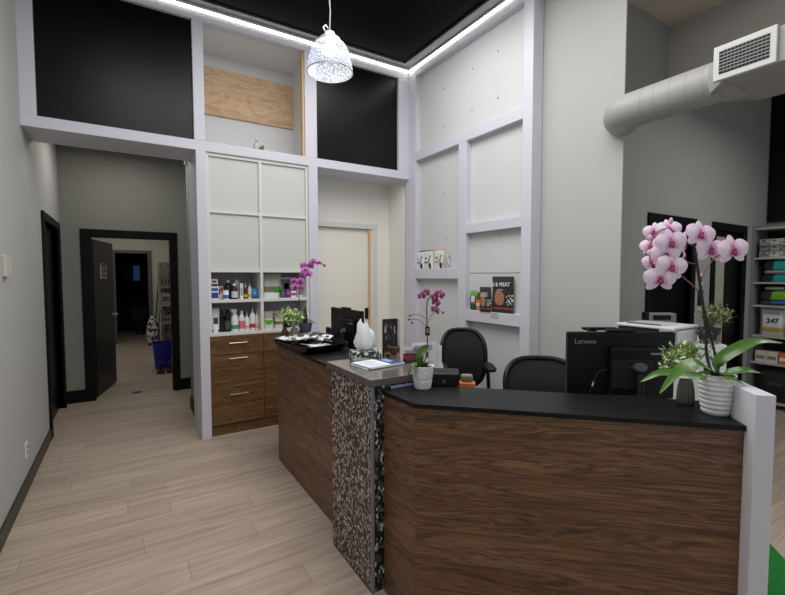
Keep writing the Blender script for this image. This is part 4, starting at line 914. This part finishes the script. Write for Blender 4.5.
# ================================================================== PENDANT
PX,PY=1.322,3.0
pd=thing('pendant_lamp','ribbed glass bell pendant lamp hanging from the black ceiling','pendant lamp',(PX,PY,0))
zr=3.045
GL,gt,gb=newmat('ribbed_glass'); 
gb.inputs['Base Color'].default_value=(.62,.66,.72,1); gb.inputs['Roughness'].default_value=.12; gb.inputs['IOR'].default_value=1.4
gb.inputs['Emission Color'].default_value=(.85,.9,1,1); gb.inputs['Emission Strength'].default_value=.16  # faint emission put into the glass so the shade looks lit
v=N(gt,'ShaderNodeTexVoronoi',Scale=55.0); tcg=N(gt,'ShaderNodeTexCoord'); gt.links.new(tcg.outputs['Object'],v.inputs['Vector']); bpn=N(gt,'ShaderNodeBump',Strength=.9,Distance=.02); gt.links.new(v.outputs['Distance'],bpn.inputs['Height']); gt.links.new(bpn.outputs['Normal'],gb.inputs['Normal'])
tb=N(gt,'ShaderNodeBsdfTransparent'); tb.inputs[0].default_value=(.93,.95,1,1); mxs=N(gt,'ShaderNodeMixShader'); crg=N(gt,'ShaderNodeValToRGB'); crg.color_ramp.elements[0].position=.15; crg.color_ramp.elements[0].color=(.5,.5,.5,1); crg.color_ramp.elements[1].position=.6; crg.color_ramp.elements[1].color=(.2,.2,.2,1)
gt.links.new(v.outputs['Distance'],crg.inputs[0]); gt.links.new(crg.outputs[0],mxs.inputs[0]); gt.links.new(tb.outputs[0],mxs.inputs[1]); gt.links.new(gb.outputs[0],mxs.inputs[2]); gt.links.new(mxs.outputs[0],gt.nodes['Material Output'].inputs['Surface'])
MB().lathe([(.165,zr),(.162,zr+.03),(.152,zr+.095),(.138,zr+.15),(.112,zr+.195),(.080,zr+.218)],64,capb=False,capt=False,ripple=lambda a,z:.012*math.cos(a*32)).build('glass_shade',GL,pd,smooth=True,solid=.004)
MB().tube([(.166*math.cos(2*PI*k/48),.166*math.sin(2*PI*k/48),zr) for k in range(48)],.004,6,closed=True).build('shade_rim',GREYM,pd,smooth=True)
MB().lathe([(.082,zr+.216),(.078,zr+.238),(.05,zr+.25),(.035,zr+.285),(.015,zr+.29)],24).build('cap',mat('lamp_cap',(176,172,160),.4,metal=.4),pd,smooth=True)
MB().tube([(-.03,0,zr+.275),(-.05,0,zr+.31),(-.03,0,zr+.33),(-.012,0,zr+.31)],.006,6).build('hook',CHROME,pd,smooth=True)
MB().tube([(0,0,zr+.285),(.006,0,zr+.45),(-.003,0,zr+.55),(0,0,4.02)],.0045,6).build('cord',mat('cord_grey',(150,150,150),.5),pd,smooth=True)
MB().lathe([(.05,4.0),(.05,4.019)],20).build('ceiling_rose',BLKPL,pd,smooth=True)
MB().ball((0,0,zr+.165),.06,sc=(1,1,.75)).build('bulb',emis('bulb_glow',(255,246,220),2.5),pd,smooth=True)

# ================================================================== SMALL WALL ITEMS
t=thing('thermostat','small beige wall thermostat on the left wall','thermostat',(XL,3.655,1.545),PI/2)
B(-.105,-.01,-.024,0,.0,.135).build('thermostat_body',cm(196,194,184),t,bevel=.004); B(-.01,.085,-.012,0,.02,.115).build('back_plate',cm(214,214,206),t,bevel=.003); B(.02,.05,-.0135,-.012,.04,.10).build('display',cm(70,74,70),t)
t=thing('wall_outlet','white electrical outlet low on the left wall','outlet',(XL,4.01,.23),PI/2)
B(-.037,.037,-.008,0,0,.115).build('outlet_plate',PLW,t,bevel=.002); MB().box(-.012,-.008,-.0095,-.008,.07,.09).box(.008,.012,-.0095,-.008,.07,.09).box(-.012,-.008,-.0095,-.008,.025,.045).box(.008,.012,-.0095,-.008,.025,.045).build('outlet_slots',BLKPL2,t)
# ================================================================== BACK ROOM ITEMS
t=thing('recycling_bin','blue plastic bin standing in the back room','bin',(.50,8.2,0))
loft([ring(.115,.14,0,p=6),ring(.15,.18,.40,p=6),ring(.158,.188,.40,p=6),ring(.158,.188,.43,p=6),ring(.145,.175,.43,p=6),ring(.12,.15,.05,p=6)]).build('bin_body',BLUE,t,smooth=True)
for nm,x,c_,lab in (('boot_brush',.44,(30,30,32),'dark dumbbell shaped boot brush in front of the blue bin'),('boot_brush',.575,(60,34,30),'brownish dumbbell shaped boot brush at the right of its pair')):
    t=thing(nm,lab,'brush',(x,7.72,0)); B(-.055,.055,-.06,.06,0,.05).build('brush_base',cm(*c_),t,bevel=.008); MB().lathe([(.02,.05),(.018,.11),(.035,.135),(.035,.165),(.02,.18)],16).build('knob',cm(*c_),t,smooth=True)
t=thing('wire_rack','grey wire shelving rack with trays against the back room wall','rack',(.90,10.9,0))
for x in (-.27,.25):
    for y in (-.2,.2): MB().tube([(x,y,0),(x,y,1.86)],.014,6).build('post',CHROME,t)
for zz in (.5,.9,1.3,1.6,1.83):
    m=MB()
    for k in range(9): y=-.2+.05*k; m.tube([(-.27,y,zz),(.25,y,zz)],.005,4)
    m.box(-.27,.25,-.21,-.2,zz-.02,zz+.02); m.build('wire_shelf',CHROME,t)
m=MB()
for k in range(9): x=-.26+.06*k; m.box(x,x+.03,-.23,-.215,1.28,1.78)
m.build('hanging_clips',cm(120,112,102),t); B(-.26,.24,.205,.215,.05,1.85).build('back_mesh',cells('rack_mesh',[(90,88,84),(130,126,118),(70,68,66),(150,146,138)],30,(1,1,.4),.6),t)
rr=random.Random(8)
for i in range(6):
    zz=(.505,.905,1.305)[i//2]; x=.90-.14+.24*(i%2)
    carton('pale supply box, %s of the %s rack shelf in the back room'%(('left','right')[i%2],('lowest','second','third')[i//2]),x,10.9,zz+.006,.2,.3,.16+.05*(i%3),cm(*[(130,126,120),(96,88,80),(150,148,144),(80,76,70)][i%4]),[(.1,.8,.3,.7,cm(90,80,74))])
t=thing('laundry_bag','black and white patterned bag slumped by the back room wall','bag',(.49,11.0,0))
loft([ring(.11,.10,0,p=3),ring(.13,.12,.2,p=3),ring(.12,.11,.45,p=3),ring(.06,.06,.6,p=2),ring(.03,.03,.66,p=2)]).build('bag_body',cells('bag_print',[(190,190,190),(60,60,62),(150,150,150),(210,210,208),(40,40,42)],26,(1,1,1),.6),t,smooth=True)
t=thing('broom','broom with a black handle leaning beside the wire rack','broom',(.53,11.38,0))
MB().tube([(.0,-.05,.12),(.12,.15,1.35)],.012,8).build('handle',BLKPL,t); B(-.06,.1,-.09,-.02,0,.12).build('brush_head',BLKPL2,t)
t=thing('storage_drawer_unit','low white drawer unit in the back room corner','drawer unit',(.80,11.30,0))
B(-.13,.13,-.12,.18,0,.48).build('unit_body',cm(200,196,192),t,bevel=.004)
for k in range(3): B(-.12,.12,-.127,-.12,.03+.15*k,.16+.15*k).build('drawer',cm(186,180,180),t,bevel=.002)
t=thing('toilet','white toilet faint in the dark far room','toilet',(.30,13.2,0))
MB().lathe([(.10,0),(.09,.2),(.17,.38),(.18,.40),(.05,.41)],24).build('bowl',mat('dim_ceramic',(34,34,33),.7),t,smooth=True); B(-.18,.18,.18,.36,.38,.74).build('tank',MC['dim_ceramic'],t,bevel=.01)  # white ceramic coloured near black, the room's darkness put into it
t=thing('wall_mirror','small framed pane reflecting blue light in the dark far room','mirror',(.16,14.08,1.40))
B(-.18,.22,-.02,0,0,.46).build('mirror_frame',cm(60,60,62),t,bevel=.004); 
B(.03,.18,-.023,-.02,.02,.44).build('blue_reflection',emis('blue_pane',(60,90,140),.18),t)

# ================================================================== LIGHTS
def area(name,loc,sx,sy,p,col=(1,1,1),rot=(0,0,0)):
    l=bpy.data.lights.new(name,'AREA'); l.shape='RECTANGLE'; l.size=sx; l.size_y=sy; l.energy=p; l.color=col
    o=bpy.data.objects.new(name,l); COL.objects.link(o); o.location=loc; o.rotation_euler=rot; return o
def point(name,loc,p,r=.05,col=(1,1,1)):
    l=bpy.data.lights.new(name,'POINT'); l.energy=p; l.shadow_soft_size=r; l.color=col; o=bpy.data.objects.new(name,l); COL.objects.link(o); o.location=loc; return o
area('overhead_fill',(1.0,1.4,3.95),2.4,2.4,92,(1,.985,.965))  # unseen area light added overhead to brighten the reception
area('overhead_fill',(1.6,3.0,3.97),1.4,1.2,26,(1,.98,.96))  # second unseen light added, over the rear of the reception
area('overhead_fill',(4.9,.4,3.15),1.2,1.5,26,(1,.96,.92))  # added fill for the right hand area, no fixture modelled
area('hall_fill',(0,5.6,3.05),.6,.6,9,(1,.96,.88))  # weak unseen fill added for the hall
area('backroom_light',(0,9.6,2.85),1.2,2.2,15,(1,.97,.9))
point('pendant_light',(PX,PY,zr-.03),4,.05,(1,.97,.9))
area('alcove_fill',(2.3,3.2,3.9),.8,.8,4)
W=bpy.data.worlds.new('world'); SC.world=W; W.use_nodes=True
W.node_tree.nodes['Background'].inputs[0].default_value=(.90,.94,1,1); W.node_tree.nodes['Background'].inputs[1].default_value=.45
SC.view_settings.view_transform='Standard'; SC.view_settings.look='None'; SC.view_settings.exposure=0
